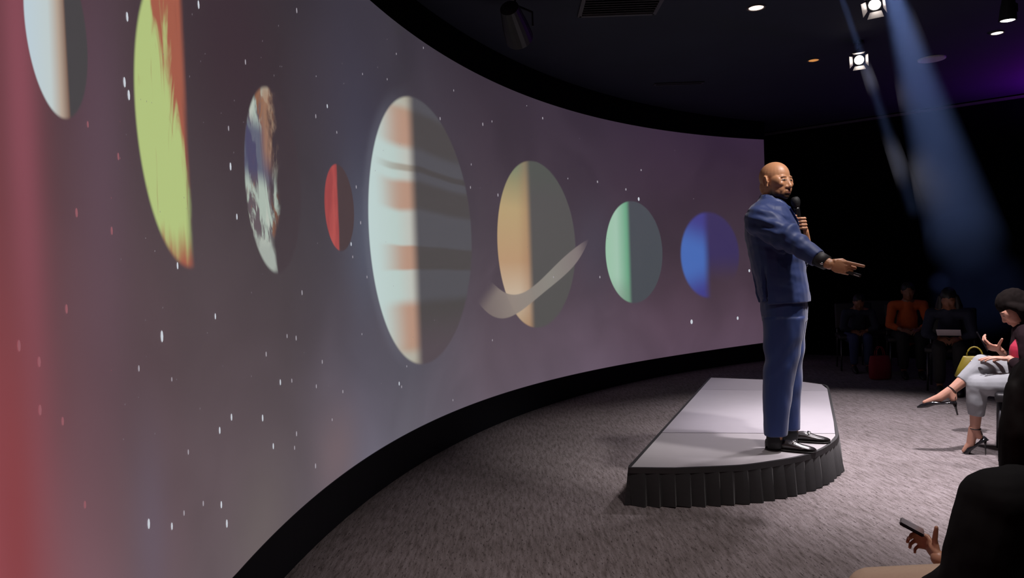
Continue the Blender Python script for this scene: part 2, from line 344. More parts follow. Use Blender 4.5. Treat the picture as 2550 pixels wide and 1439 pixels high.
# the ringed one
E = efit([(1305, 403), (1275, 418), (1253, 453), (1237, 517), (1233, 568), (1238, 642), (1253, 712), (1281, 779), (1307, 806), (1336, 816), (1358, 425), (1390, 466), (1416, 530), (1428, 597), (1424, 687), (1409, 747), (1384, 789)])
u, v, k = planet(E, .015); ut = upos(E, 1316, 600)
lit = t.ramp(t.m('ADD', t.m('MULTIPLY', v, .5), .5), [(0, L(176, 146, 112)), (.2, L(202, 182, 158)), (.4, L(188, 152, 116)), (.7, L(186, 162, 118)), (.86, L(150, 144, 108)), (.95, L(122, 134, 108))])
lit = t.mix(t.step(u, ut - .35, ut, 0, .5), lit, L(160, 118, 90)); dark = t.mix(t.step(v, .5, .95, 0, .6), L(83, 82, 80), L(78, 86, 76))
img = t.mix(k, img, t.mix(t.step(u, ut + .08, ut - .11), dark, lit))
ro = np.array([cyl(*p) for p in [(1184, 747), (1201, 778), (1233, 792), (1281, 778), (1326, 751), (1384, 703), (1432, 652), (1463, 597)]])
ri = np.array([cyl(*p) for p in [(1222, 702), (1227, 708), (1238, 720), (1256, 730), (1288, 730), (1313, 719), (1364, 677), (1403, 636), (1438, 610), (1466, 592)]])
p0, p1 = np.array(cyl(1190, 735)), np.array(cyl(1466, 590)); ax = p1 - p0; LEN = np.linalg.norm(ax); ax /= LEN; ay = np.array([-ax[1], ax[0]])
U = t.m('ADD', t.m('MULTIPLY', t.m('SUBTRACT', S, float(p0[0])), float(ax[0])), t.m('MULTIPLY', t.m('SUBTRACT', Z, float(p0[1])), float(ax[1])))
V = t.m('ADD', t.m('MULTIPLY', t.m('SUBTRACT', S, float(p0[0])), float(ay[0])), t.m('MULTIPLY', t.m('SUBTRACT', Z, float(p0[1])), float(ay[1])))
def edge(P, deg):
    q = np.c_[(P - p0) @ ax, (P - p0) @ ay]; co = np.polyfit(q[:, 0], q[:, 1], deg); out = float(co[0])
    for c_ in co[1:]: out = t.m('MULTIPLY_ADD', U, out, float(c_)) if isinstance(out, bpy.types.NodeSocket) else t.m('ADD', t.m('MULTIPLY', U, out), float(c_))
    return out
inring = t.m('MULTIPLY', t.step(t.m('SUBTRACT', V, edge(ro, 4)), -.006, .012), t.step(t.m('SUBTRACT', V, edge(ri, 4)), .006, -.012))
la, lb = np.array(cyl(1186, 750)), np.array(cyl(1224, 700)); ln = lb - la; ln = np.array([ln[1], -ln[0]]) / np.linalg.norm(ln); ln = ln if ln @ (p1 - la) > 0 else -ln
side = t.m('ADD', t.m('MULTIPLY', t.m('SUBTRACT', S, float(la[0])), float(ln[0])), t.m('MULTIPLY', t.m('SUBTRACT', Z, float(la[1])), float(ln[1])))
inring = t.m('MULTIPLY', inring, t.m('MULTIPLY', t.step(side, -.03, .16), t.step(U, LEN + .01, LEN - .35)))
img = t.mix(t.m('MULTIPLY', inring, .95), img, t.ramp(t.m('DIVIDE', U, float(LEN)), [(0, L(116, 104, 102)), (.25, L(144, 132, 124)), (.6, L(142, 138, 130)), (1, L(128, 112, 114))]))
# the green one
E = efit([(1560, 498), (1523, 534), (1506, 584), (1503, 609), (1510, 667), (1527, 713), (1552, 744), (1581, 755), (1598, 517), (1627, 554), (1643, 600), (1648, 638), (1639, 688), (1618, 734)])
u, v, k = planet(E, .02); ut = upos(E, 1565, 620)
lit = t.ramp(t.m('ADD', t.m('MULTIPLY', u, .5), .5), [(0, L(158, 200, 172)), (.2, L(166, 202, 180)), (.5 + ut * .5 - .05, L(110, 170, 136))]); lit = t.mix(t.step(v, -.4, -.9, 0, .5), lit, L(120, 140, 124))
img = t.mix(k, img, t.mix(t.step(u, ut + .06, ut - .12), L(72, 77, 83), lit))
# the blue one
E = efit([(1748, 529), (1710, 563), (1696, 596), (1691, 629), (1696, 663), (1710, 700), (1735, 730), (1806, 554), (1831, 600), (1839, 629), (1835, 663), (1756, 742)])
u, v, k = planet(E, .05); ut = upos(E, 1756, 630)
lit = t.mix(t.step(t.m('ADD', t.m('ABSOLUTE', t.m('ADD', v, .05)), t.m('MULTIPLY', u, .25)), .05, .8), L(72, 108, 184), L(66, 64, 138))
drk = t.mix(t.step(v, .1, -.7), L(58, 48, 92), img)
img = t.mix(k, img, t.mix(t.step(u, ut + .16, ut - .16), drk, lit))
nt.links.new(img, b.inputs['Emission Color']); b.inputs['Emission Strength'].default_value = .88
b.inputs['Base Color'].default_value = (.32, .31, .31, 1); b.inputs['Roughness'].default_value = .55; b.inputs['Specular IOR Level'].default_value = .15
NX = 150; ssx = [S0 + (S1 - S0) * i / NX for i in range(NX + 1)]
v = []; f = []; uvs = []
for s in ssx:
    for z, R in ((zb(s), RR - .02), (zt(s), RR - .02), (zt(s), RR + .025), (zb(s), RR + .025)): v.append(wallpt(s, z, R)); uvs.append((s, z))
for i in range(NX):
    for j in range(4): q = (j + 1) % 4; f.append((i * 4 + j, i * 4 + q, (i + 1) * 4 + q, (i + 1) * 4 + j))
f += [(0, 1, 2, 3), tuple(NX * 4 + q for q in (3, 2, 1, 0))]
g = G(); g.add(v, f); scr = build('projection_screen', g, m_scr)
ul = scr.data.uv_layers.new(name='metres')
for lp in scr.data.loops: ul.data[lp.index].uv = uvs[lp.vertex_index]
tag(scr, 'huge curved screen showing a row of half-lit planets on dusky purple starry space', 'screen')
# stars: tiny discs of light on the picture
big = [(386, 838, 13), (352, 1305, 11), (411, 1311, 8), (551, 1304, 9), (537, 1257, 8), (563, 1039, 8), (642, 1041, 8), (533, 1072, 8), (291, 205, 11), (302, 237, 11), (298, 42, 10), (480, 12, 9), (426, 662, 8), (729, 27, 6),
 (669, 1111, 7), (728, 1080, 6), (453, 1126, 6), (776, 1160, 6), (687, 952, 7), (742, 729, 6), (727, 842, 6), (704, 837, 5), (651, 882, 6), (522, 788, 7), (806, 265, 7), (777, 290, 5), (561, 415, 9), (577, 540, 7), (599, 155, 6), (778, 962, 5),
 (987, 955, 7), (993, 963, 5), (818, 1045, 5), (793, 901, 5), (879, 466, 6), (890, 555, 6), (866, 608, 7), (1090, 296, 6), (1197, 310, 6), (1166, 467, 5), (1235, 486, 6), (1168, 410, 4), (1347, 295, 6), (1307, 264, 3), (1220, 303, 4), (1587, 496, 9), (1719, 801, 11), (1834, 792, 8), (1863, 674, 7),
 (1410, 445, 4), (1374, 690, 5), (1484, 453, 6), (1221, 847, 4), (1490, 690, 6), (1555, 472, 6), (1593, 424, 5), (1122, 996, 4), (1048, 120, 4), (1124, 226, 4), (980, 135, 4), (957, 198, 4), (895, 185, 4), (830, 330, 5), (870, 640, 5), (906, 690, 5), (893, 832, 4), (716, 948, 5), (845, 975, 6), (723, 1115, 5), (491, 1254, 6), (442, 1278, 6), (411, 945, 5), (327, 918, 7), (1006, 912, 4), (189, 1258, 8), (275, 390, 8), (556, 320, 6), (20, 862, 12), (72, 902, 11), (74, 1022, 11), (142, 770, 10), (132, 1050, 9), (168, 530, 10), (258, 575, 9), (197, 310, 7)]
while len(big) < 190:
    px = random.uniform(250, 1880); py = random.uniform(20, 1150); s_, z_ = cyl(px, py)
    if zb(s_) + .1 < z_ < zt(s_) - .06: big.append((px, py, random.uniform(1.4, 2.4)))
sv = []; sf = []
for px, py, w in big:
    s_, z_ = cyl(px, py); d = (Vector((wallpt(s_, z_).x, wallpt(s_, z_).y, z_)) - EYEV).length; r = w / F * d * .5; n = len(sv)
    r *= 1.9 if px < 800 else (1.3 if px < 1300 else .95); rs = r * (1.0 if px > 1300 else (.75 if px > 800 else .6))
    for j in range(8): a = j * math.pi / 4; sv.append(wallpt(s_ + rs * math.cos(a) * .85, z_ + r * 1.1 * math.sin(a), RR - .0215))
    sf.append(tuple(range(n, n + 8)))
stars = build('star', (sv, sf), glow('star_bright', L(205, 212, 220), .9), scr); stars['kind'] = 'stuff'
stars.data.materials.append(glow('star_mid', L(165, 160, 168), .9)); stars.data.materials.append(glow('star_faint', L(120, 112, 120), .9)); stars.data.materials.append(glow('star_red', L(150, 92, 100), .9))
for i, (px, py, w) in enumerate(big): stars.data.polygons[i].material_index = 3 if px < 280 and py > 240 else (2 if i >= 90 else (0 if w >= 7 and i < 52 else 1))

# ================================================================== STAGE PLATFORM
SH = .22
top_px = [(1571, 1163), (1681, 1164), (1763, 1161), (1844, 1157), (1920, 1147), (1987, 1135), (2030, 1122), (2062, 1104), (2080, 1084), (2076, 1050), (2067, 1005), (2060, 968), (2046, 957), (1996, 950), (1900, 945), (1771, 940)]
TP = [on_z(x, y, SH) for x, y in top_px]; ctr = sum(TP, Vector()) / len(TP)
stage = empty('stage_platform', (ctr.x, ctr.y, 0)); tag(stage, 'low stage platform with pale grey deck and pleated black skirt under the speaker', 'platform')
def clip(poly, p, n):
    out = []
    for i, a in enumerate(poly):
        c = poly[(i + 1) % len(poly)]; da, dc = (a - p).dot(n), (c - p).dot(n)
        if da >= 0: out.append(a)
        if (da > 0) != (dc > 0) and da != dc: out.append(a + (c - a) * (da / (da - dc)))
    return out
q1, q2 = on_z(1650, 1077, SH), on_z(1900, 1078, SH); n1_ = Vector((-(q2 - q1).y, (q2 - q1).x, 0)).normalized(); n1_ = n1_ if n1_.y > 0 else -n1_
r1, r2 = on_z(1742, 970, SH), on_z(2058, 973, SH); n2_ = Vector((-(r2 - r1).y, (r2 - r1).x, 0)).normalized(); n2_ = n2_ if n2_.y > 0 else -n2_
m_deck = [mat('deck_grey_%d' % i, c, .42, .05, 9, .05, spec=.5) for i, c in enumerate([(.42, .40, .41), (.43, .41, .44), (.39, .37, .40)])]
deck = [clip(TP, q1 - n1_ * .003, -n1_), clip(clip(TP, q1 + n1_ * .003, n1_), r1 - n2_ * .003, -n2_), clip(TP, r1 + n2_ * .003, n2_)]
for i, pl in enumerate(deck): build('deck_panel', G().prism(pl, SH - .03, SH - (.002 if i == 0 else 0)), m_deck[i], stage)
m_skirt = mat('black_skirt_cloth', (.012, .012, .013), .75, .25, 30, .1, sheen=.15)
def smooth_path(P, sub=6):
    out = []; n = len(P)
    for i in range(n):
        p0_, p1_, p2_, p3_ = P[i - 1], P[i], P[(i + 1) % n], P[(i + 2) % n]
        for k_ in range(sub):
            x = k_ / sub
            if (p2_ - p1_).length > .6: out.append(p1_.lerp(p2_, x))
            else: out.append(.5 * ((2 * p1_) + (p2_ - p0_) * x + (2 * p0_ - 5 * p1_ + 4 * p2_ - p3_) * x * x + (3 * p1_ - p0_ - 3 * p2_ + p3_) * x ** 3) if 2 < i < 12 else p1_.lerp(p2_, x))
    return out
path = smooth_path(TP, 5)
# resample
def resample(P, step):
    d = [0]
    for i in range(len(P)): d.append(d[-1] + (P[(i + 1) % len(P)] - P[i]).length)
    n = int(d[-1] / step); out = []; j = 0
    for i in range(n):
        x = d[-1] * i / n
        while d[j + 1] < x: j += 1
        out.append(P[j].lerp(P[(j + 1) % len(P)], (x - d[j]) / max(1e-9, d[j + 1] - d[j])))
    return out
PP = resample(path, .0085); nP = len(PP)
def outward(i):
    tg = PP[(i + 3) % nP] - PP[i - 3]; o = Vector((tg.y, -tg.x, 0)).normalized()
    return o if o.dot(PP[i] - Vector((ctr.x, ctr.y, SH))) > 0 else -o
OUT = [outward(i) for i in range(nP)]
g = G(); rows = []
for z, o in ((SH - .032, .0), (SH + .001, .0), (SH + .001, .018), (SH - .03, .022)): rows.append([Vector((p.x, p.y, z)) + n * o for p, n in zip(PP, OUT)])
def closed_rows(g, rows, back=True):
    v = [p for r in rows for p in r]; n = len(rows[0]); f = []
    for i in range(len(rows) if back else len(rows) - 1):
        k = (i + 1) % len(rows)
        for j in range(n): q = (j + 1) % n; f.append((i * n + j, i * n + q, k * n + q, k * n + j))
    g.add(v, f); return g
build('rim', closed_rows(G(), rows), mat('black_rim', (.012, .011, .012), .6, .1, 20), stage)
PL = .082; rows = []
for z in (.19, .176, .14, .10, .06, .025, .004):
    h = 1 - z / .19; row = []
    for i, (p, n) in enumerate(zip(PP, OUT)):
        w = i * .0085 / PL; k = int(w); x = w - k; rnd = noise.noise(Vector((k * 3.7, 1.3, 0)))
        saw = (x ** .8) if x < .9 else (1 - (x - .9) / .1)
        amp = (.010 + .034 * h) * (1 + .5 * rnd); fl = .020 + .012 * h + .012 * h * noise.noise(Vector((w * .35, 4, h * .5)))
        row.append(Vector((p.x, p.y, z + (.006 * noise.noise(Vector((w * .5, 0, 9))) if z < .01 else 0))) + n * (fl + amp * (saw - .6)))
    rows.append(row)
inner = [[Vector((p.x, p.y, z)) + n * .006 for p, n in zip(PP, OUT)] for z in (.004, .19)]
build('skirt', closed_rows(G(), rows + inner), m_skirt, stage)
build('frame', G().prism([p - o * .05 for p, o in list(zip(PP, OUT))[::6]], .0, SH - .034), mat('stage_frame_black', (.02, .02, .02), .6), stage)

# ================================================================== PEOPLE
Zu = Vector((0, 0, 1))
def skin_mat(name, col, masks=(), rough=.45):
    """skin tone with features by place on the body (object metres): list of (centre, radii, colour, softness)"""
    m, nt, b = newmat(name); t = NT(nt); co = t.coord(); n = t.noise(co, 35, 3)
    c = t.mix(n, tuple(x * .90 for x in col), tuple(min(1, x * 1.1) for x in col))
    for ctr_, rad, cc, soft, edge in masks:
        k = t.ell(co, ctr_, rad, soft)
        if edge: k = t.m('MULTIPLY', k, t.step(t.noise(co, 260, 2), .25, .5, 1 - edge, 1))
        c = t.mix(k, c, cc)
    nt.links.new(c, b.inputs['Base Color']); b.inputs['Roughness'].default_value = rough
    b.inputs['Subsurface Weight'].default_value = .08; b.inputs['Subsurface Radius'].default_value = (.01, .004, .002); b.inputs['Subsurface Scale'].default_value = .3
    return m
def frame(f, u):
    """3x3 with columns forward, left, up"""
    f = Vector(f).normalized(); u = Vector(u); u = (u - f * u.dot(f)).normalized(); l = u.cross(f); return Matrix((f, l, u)).transposed()
def head_geo(g, c, M, k=1.0, nose=1.0, jaw=1.0, ears=True):
    """head: x forward, y left, z up, eye line at z = 0"""
    P = lambda x, y, z: Vector(c) + M @ (Vector((x, y, z)) * k)
    def e(x, y, z, rx, ry, rz, T=None): g.ball(P(x, y, z), (rx * k, ry * k, rz * k), M @ T if T else M, 26, 18)
    e(-.012, 0, .032, .098, .077, .088); e(.030, 0, -.025, .066, .064, .082); e(.030, 0, -.072, .056 * jaw, .056 * jaw, .042); e(.068, 0, -.094, .022, .026, .019)
    for s in (-1, 1):
        e(.073, s * .027, .020, .016, .027, .010); e(.034, s * .056, -.004, .046, .019, .036); e(.066, s * .044, -.022, .024, .020, .020); e(.0765, s * .0315, .000, .014, .0165, .0095); e(.092, s * .0145, -.041, .012, .0095, .009)
        e(.035, s * .050, -.065, .035, .014 * jaw, .035); e(.050, s * .034, -.048, .034, .028, .038); e(.030, s * .046, -.040, .040, .020, .042)
        if ears:
            T = Matrix.Rotation(s * .30, 3, 'Z') @ Matrix.Rotation(-.15, 3, 'Y')
            e(-.012, s * .076, -.004, .017, .007, .028, T); e(-.004, s * .077, -.030, .010, .006, .011, T)
            E0 = Vector((-.012, s * .083, -.002)); g.tube([P(*(E0 + T @ Vector((.019 * math.cos(a) * (1 if a < 2.6 else .8), s * .002, .030 * math.sin(a))))) for a in [(-.15 + .42 * i) for i in range(11)]], .0052 * k, 8)
    g.tube([P(.084, 0, .014), P(.094, 0, -.014), P(.1035, 0, -.036)], [.0085 * k, .0095 * k, .0135 * k], 12); e(.093, 0, -.045, .012, .012, .006)
    e(.0885, 0, -.0625, .012, .025, .0065); e(.087, 0, -.0745, .012, .022, .0075); e(.076, 0, -.068, .018, .032, .022)
def hand_geo(g, W, f, n, th, k=1.0, curl=((0, 0, 0),) * 4, spread=0.0, thumb=((.6, .75, .2), (.85, .3, .4)), rad=1.0):
    """W wrist, f towards the knuckles, n out of the palm, th towards the thumb; curl = bends (rad) at the three joints, index to little finger"""
    f = Vector(f).normalized(); n = Vector(n); n = (n - f * n.dot(f)).normalized(); t_ = Vector(th); t_ = (t_ - f * t_.dot(f) - n * t_.dot(n)).normalized(); W = Vector(W)
    M = Matrix((f, t_, n)).transposed()
    g.ball(W + f * .052 * k, (.052 * k, .040 * k, .0145 * k), M); g.ball(W + f * .03 * k + t_ * .02 * k + n * .006 * k, (.034 * k, .017 * k, .016 * k), M); g.ball(W, (.032 * k, .027 * k, .019 * k), M)
    L_ = ((.043, .026, .021), (.047, .030, .022), (.043, .028, .021), (.034, .021, .018)); off = (.029, .0095, -.0105, -.029); base = (.088, .092, .087, .078); rr = (.0088, .009, .0086, .0076)
    for i in range(4):
        p = W + (f * base[i] + t_ * off[i]) * k; pts = [W + (f * .04 + t_ * off[i] * .7) * k, p]; a = 0
        sp = spread * (1.5 - i); d0 = (f + t_ * sp).normalized()
        for j in range(3): a += curl[i][j]; p = p + (d0 * math.cos(a) + n * math.sin(a)) * L_[i][j] * k; pts.append(p)
        q = rr[i] * k * rad; g.tube(pts, [q * 1.1, q * 1.12, q, q * .92, q * .8], 10)
    p = W + (f * .022 + t_ * .022) * k; pts = [p]
    for j, (a, b_, c_) in enumerate((thumb[0], thumb[1], thumb[1])): p = p + (f * a + t_ * b_ + n * c_).normalized() * (.042, .032, .026)[j] * k; pts.append(p)
    g.tube(pts, [.014 * k, .0115 * k * rad, .0102 * k * rad, .0085 * k * rad], 10)
FIST = ((1.35, 1.6, .9),) * 4
RELAX = ((.3, .4, .25), (.38, .45, .3), (.42, .5, .3), (.45, .5, .3))
def wrinkle(sx, sy, sz, amp, off=0.0, w=None):
    def d(co, n):
        a = amp * (w(co) if w else 1.0); q = Vector((co.x * sx + off, co.y * sy, co.z * sz)); x = noise.noise(q) + .5 * noise.noise(q * 2.1)
        return co + n * (a * x)
    return d

# ------------------------------------------------------------------ the speaker on the platform
MB = on_z(1962, 1114, SH); th_ = math.atan2(MB.x, MB.y); MF = Vector((math.cos(th_), -math.sin(th_), 0)); ML = Vector((math.sin(th_), math.cos(th_), 0))   # facing, and his left (away from the camera)
def MP(px, py, b=0.0): return on_plane(px, py, MB + ML * b, ML)
def ringpx(py, bk, ft, b, hw, seg=24, e=2.4, zlift=0.0):
    A, B = MP(bk, py, b), MP(ft, py, b); c = (A + B) / 2; ra = (B - A).length / 2; out = []
    for j in range(seg):
        q = 2 * math.pi * j / seg; x, y = math.cos(q), math.sin(q); x = math.copysign(abs(x) ** (2 / e), x); y = math.copysign(abs(y) ** (2 / e), y)
        out.append(c + MF * (ra * x) + ML * (hw * y) + Zu * zlift)
    return out
hc = MP(1932, 452, -.005); psi = math.radians(38)
hf = (MF * math.cos(psi) - ML * math.sin(psi)); HM = frame(hf + Zu * -.03, Zu)
gb = G(); head_geo(gb, hc, HM, 1.0, jaw=1.06)
nb = MP(1912, 508, 0)
gb.tube([hc + HM @ Vector((-.022, 0, -.035)), hc + HM @ Vector((-.016, 0, -.08)), nb], [.060, .058, .058], 16); gb.ball(hc + HM @ Vector((-.055, 0, -.03)), (.05, .06, .06), HM)
# torso, arms and legs below the clothes
sh_r, sh_l = MP(1893, 552, -.185), MP(1912, 548, .185); el_r, wr_r = MP(1968, 597, -.27), MP(2066, 658, -.40); el_l, wr_l = MP(1975, 650, .24), MP(2008, 606, .015)
pel = MP(1950, 770, 0)
gb.tube([nb, MP(1918, 580), MP(1940, 690), pel], [.06, .11, .12, .11], 14)
gb.tube([nb, sh_r, el_r, wr_r], [.05, .06, .045, .029], 12); gb.tube([nb, sh_l, el_l, wr_l], [.05, .06, .045, .03], 12)
for b_, hip, kn, an in ((-.10, (1950, 790), (1942, 930), (1930, 1094)), (.10, (1958, 790), (1962, 925), (1970, 1078))):
    gb.tube([pel, MP(*hip, b_), MP(*kn, b_), MP(*an, b_)], [.09, .085, .06, .042], 12)
# pointing hand: index out, the others closed on the clicker, thumb over them
hR = G(); pf = (MP(2140, 674, -.46) - wr_r).normalized(); pn = ML
hand_geo(hR, wr_r, pf, pn, Zu, .98, rad=1.12, curl=((-.02, .05, .05), (.75, 1.6, .8), (.85, 1.6, .8), (.95, 1.6, .8)), thumb=((.75, .35, .75), (.9, -.25, .55)))
hR.tube([MP(2036, 642, -.365), wr_r], [.035, .029], 12)
# mic hand: fingers wrapped round the handle
ma, mb_ = MP(1981, 502, -.055), MP(2000, 606, -.035); mx = (mb_ - ma).normalized()
hL = G(); Fv, Lv = MF, ML
for i in range(4):
    c = ma + mx * (.105 + i * .0195); r = .0086 - (.0008 if i == 3 else 0)
    pts = [c + Lv * .034 + Fv * .006, c + Fv * .030 + Lv * .018, c + Fv * .034 - Lv * .012, c + Fv * .012 - Lv * .0245, c - Fv * .014 - Lv * .022]
    hL.tube(pts, [r * 1.15, r * 1.1, r * 1.08, r, r * .85], 10)
hL.ball(ma + mx * .135 + Lv * .030 + Fv * .004, (.028, .016, .046), Matrix((Fv, Lv, -mx)).transposed())
hL.tube([ma + mx * .150 + Lv * .026 - Fv * .012, ma + mx * .115 - Fv * .026 + Lv * .004, ma + mx * .088 - Fv * .014 - Lv * .020], [.014, .0115, .009], 10)
hL.tube([ma + mx * .155 + Lv * .022 + Fv * .012, ma + mx * .185 + Fv * .02 + Lv * .018, wr_l + Lv * .005], [.028, .025, .028], 12); hL.tube([wr_l, el_l], [.028, .04], 12)
skinc = (.50, .240, .122)
def HL(x, y, z): v = hc + HM @ Vector((x, y, z)) - MB; return tuple(v)
dk = (.030, .014, .009)
masks = [(HL(.066, 0, -.098), (.046, .046, .024), dk, .35, .25), (HL(.012, -.062, -.085), (.042, .020, .030), dk, .6, .35), (HL(.012, .062, -.085), (.042, .020, .030), dk, .6, .35), (HL(.045, -.052, -.092), (.045, .030, .024), dk, .6, .3), (HL(.045, .052, -.092), (.045, .030, .024), dk, .6, .3), (HL(-.005, 0, -.125), (.075, .075, .026), dk, .5, .1),
    (HL(.095, 0, -.0530), (.012, .024, .0032), (.10, .045, .028), .5, .2), (HL(.099, 0, -.0635), (.014, .023, .006), (.20, .07, .05), .3, 0), (HL(.097, 0, -.0755), (.013, .019, .006), (.24, .09, .07), .3, 0), (HL(.100, 0, -.0690), (.014, .022, .0018), (.03, .01, .01), .5, 0)]
for s in (-1, 1):
    masks += [(HL(.090, s * .032, .020), (.02, .022, .0034), (.16, .07, .04), .4, 0), (HL(.088, s * .0318, .0005), (.02, .0135, .0050), (.05, .022, .015), .3, 0), (HL(.090, s * .0318, .0002), (.02, .0115, .0030), (.16, .12, .10), .25, 0), (HL(.092, s * .0318 + (.0015), .0004), (.02, .0042, .0036), (.01, .006, .005), .25, 0)]
man = fuse('person', [(gb, .0042), (hR, .0024), (hL, .0024)], skin_mat('speaker_skin', skinc, masks), origin=MB, it=3)
tag(man, 'bald bearded man in blue suit pointing from the platform while holding a microphone', 'person')
m_suit = mat('blue_suit_cloth', (.0070, .026, .125), .60, .10, 300, .05, sheen=.2)
m_suitd = mat('blue_suit_lapel', (.010, .034, .150), .5, .08, 200, .04, sheen=.3)
gj = G()
gj.loft([ringpx(*q) for q in [(486, 1891, 1934, 0, .066), (497, 1887, 1944, 0, .082), (508, 1878, 1957, 0, .118), (520, 1868, 1966, 0, .175), (535, 1860, 1975, 0, .212), (560, 1854, 1988, 0, .225), (590, 1855, 1996, 0, .222), (620, 1861, 2001, 0, .212), (660, 1869, 2006, 0, .205), (700, 1877, 2012, 0, .208), (730, 1883, 2017, 0, .214), (752, 1888, 2020, 0, .218)]])
slv_r = [sh_r + Zu * .012, MP(1932, 574, -.235), el_r, MP(2005, 622, -.32), MP(2037, 644, -.362)]
gj.tube([MP(1905, 540, -.09), sh_r], [.105, .093], 16); gj.tube(slv_r[:-1], [.092, .084, .073, .060], 16)
gj.loft([gj.ring(slv_r[3], slv_r[4] - slv_r[3], .060, 16), gj.ring(slv_r[4], slv_r[4] - slv_r[3], .053, 16)])
gj.tube([MP(1915, 540, .09), sh_l + Zu * .012, MP(1945, 600, .225), el_l, wr_l + (el_l - wr_l) * .32], [.10, .09, .078, .066, .050], 16)
vz0, vz1 = MP(1901, 668, -.2), MP(1905, 752, -.2)
va = lambda z: (vz0 - MB).dot(MF) + ((vz1 - MB).dot(MF) - (vz0 - MB).dot(MF)) * (vz0.z - z) / (vz0.z - vz1.z)
wr_ = wrinkle(9, 9, 16, .0045, 3); elb = el_r
def jdisp(co, n):
    p = wr_(co, n); k = math.exp(-((co - elb).length / .11) ** 2)
    d = (MP(2036, 644, -.362) - sh_r).normalized(); x = (co - sh_r).dot(d) + .35 * co.z
    p = p + n * (.009 * k * math.sin(x * 95) + .0085 * math.exp(-((co - MP(1915, 560, -.22)).length / .12) ** 2) * math.sin(co.z * 105 + (co - MB).dot(MF) * 30) + .010 * math.exp(-(((co - MP(1958, 585, -.28)).dot(d)) / .022) ** 2) * (1 if (co - MP(1958, 585, -.28)).length < .13 else 0))
    b = (co - MB).dot(ML); a = (co - MB).dot(MF)
    if b < -.05 and co.z < vz0.z + .02:
        q = (a - va(co.z)); h = min(1, max(0, (vz0.z + .02 - co.z) / .12))
        if abs(q) < .018: p = p - n * (.034 * h * (1 - abs(q) / .018))
        elif -.09 < q < 0: p = p - n * .010 * h
        elif 0 < q < .10: p = p + n * .008 * h * (1 - q / .10)
    return p
jk = fuse('jacket', [(gj, .006)], m_suit, man, it=4, disp=jdisp); jk['label'] = 'blue suit jacket with open lapels and side vent'
def strip(name, pts, wv, th, m, parent):
    """flat curved strip: pts centre line, wv width vectors, th thickness vector"""
    v = []; f = []
    for p, w in zip(pts, wv): v += [p - w, p + w, p + w + th, p - w + th]
    n = len(pts)
    for i in range(n - 1):
        for j in range(4): k = (j + 1) % 4; f.append((i * 4 + j, i * 4 + k, (i + 1) * 4 + k, (i + 1) * 4 + j))
    f += [(0, 1, 2, 3), tuple((n - 1) * 4 + q for q in (3, 2, 1, 0))]
    return build(name, (v, f), m, parent, smooth=True)
# collar and lapels
for s in (-1, 1):
    P = [MP(1891, 492, s * .03), MP(1902, 494, s * .072), MP(1930, 506, s * .088), MP(1957, 523, s * .078), MP(1976, 550, s * .06), MP(1990, 585, s * .035)]
    Wd = [Zu * .016, Zu * .018 - ML * s * .004, Zu * .020 + MF * .012, MF * .016 + Zu * .016 + ML * s * .012, MF * .012 + ML * s * .024 + Zu * .006, ML * s * .012 + MF * .003]
    strip('lapel', [p + MF * .006 for p in P], Wd, (MF * .006 + ML * s * .006), m_suitd, jk)
bt = MP(2008, 660, -.0); build('button', G().ball(bt + MF * .004, (.006, .011, .011), frame(MF, Zu)), mat('dark_button', (.01, .01, .014), .3), jk, smooth=True)
# trousers
gt = G()
gt.loft([ringpx(*q) for q in [(735, 1892, 2008, 0, .19), (765, 1894, 2012, 0, .195), (800, 1897, 2010, 0, .19)]])
gt.loft([ringpx(*q) for q in [(790, 1897, 2006, -.092, .105), (840, 1901, 2000, -.098, .10), (900, 1903, 1988, -.10, .092), (960, 1899, 1977, -.104, .085), (1020, 1900, 1968, -.105, .079), (1083, 1902, 1961, -.105, .075)]])
gt.loft([ringpx(*q) for q in [(790, 1903, 2013, .092, .105), (840, 1908, 2006, .098, .10), (900, 1915, 2001, .10, .092), (960, 1925, 1997, .104, .085), (1020, 1935, 1994, .105, .079), (1068, 1942, 1993, .105, .073)]])
w1 = wrinkle(14, 14, 6, .004, 11)
def tdisp(co, n):
    p = w1(co, n); a = (co - MB).dot(MF); z = co.z - SH
    return p + n * (.0045 * math.sin((z * .75 - a * 1.0) * 42 + 2 * noise.noise(co * 5)) * math.exp(-((z - .58) / .22) ** 2))
tr_ = fuse('trousers', [(gt, .006)], m_suit, man, it=3, disp=tdisp)
# shirt: neck band and cuffs
m_shirt = mat('black_shirt_cloth', (.010, .009, .010), .6, .1, 200)
gs = G(); gs.loft([ringpx(*q) for q in [(496, 1902, 1950, 0, .068), (512, 1893, 1957, 0, .080), (535, 1880, 1974, 0, .09), (570, 1870, 1988, 0, .10), (620, 1872, 1999, 0, .10)]])
gc = G(); gc.loft([gc.ring(MP(2030, 640, -.356), wr_r - MP(2030, 640, -.356), .046, 16), gc.ring(MP(2059, 655, -.393), wr_r - MP(2030, 640, -.356), .041, 16)])
gd = G(); gd.loft([gd.ring(wr_l + (el_l - wr_l) * .4, el_l - wr_l, .044, 16), gd.ring(wr_l + (el_l - wr_l) * .12, el_l - wr_l, .038, 16)])
cf_ = build('shirt_cuff', gc, m_shirt, man, smooth=True); build('shirt_cuff', gd, m_shirt, man, smooth=True)
sh_ = fuse('shirt', [(gs, .005)], m_shirt, man, it=2)
cl = MP(2046, 656, -.43); build('cufflink', G().ball(cl, (.009, .004, .006), frame(MF, Zu)), mat('polished_silver', (.85, .86, .84), .15, 0, metal=1), cf_, smooth=True)
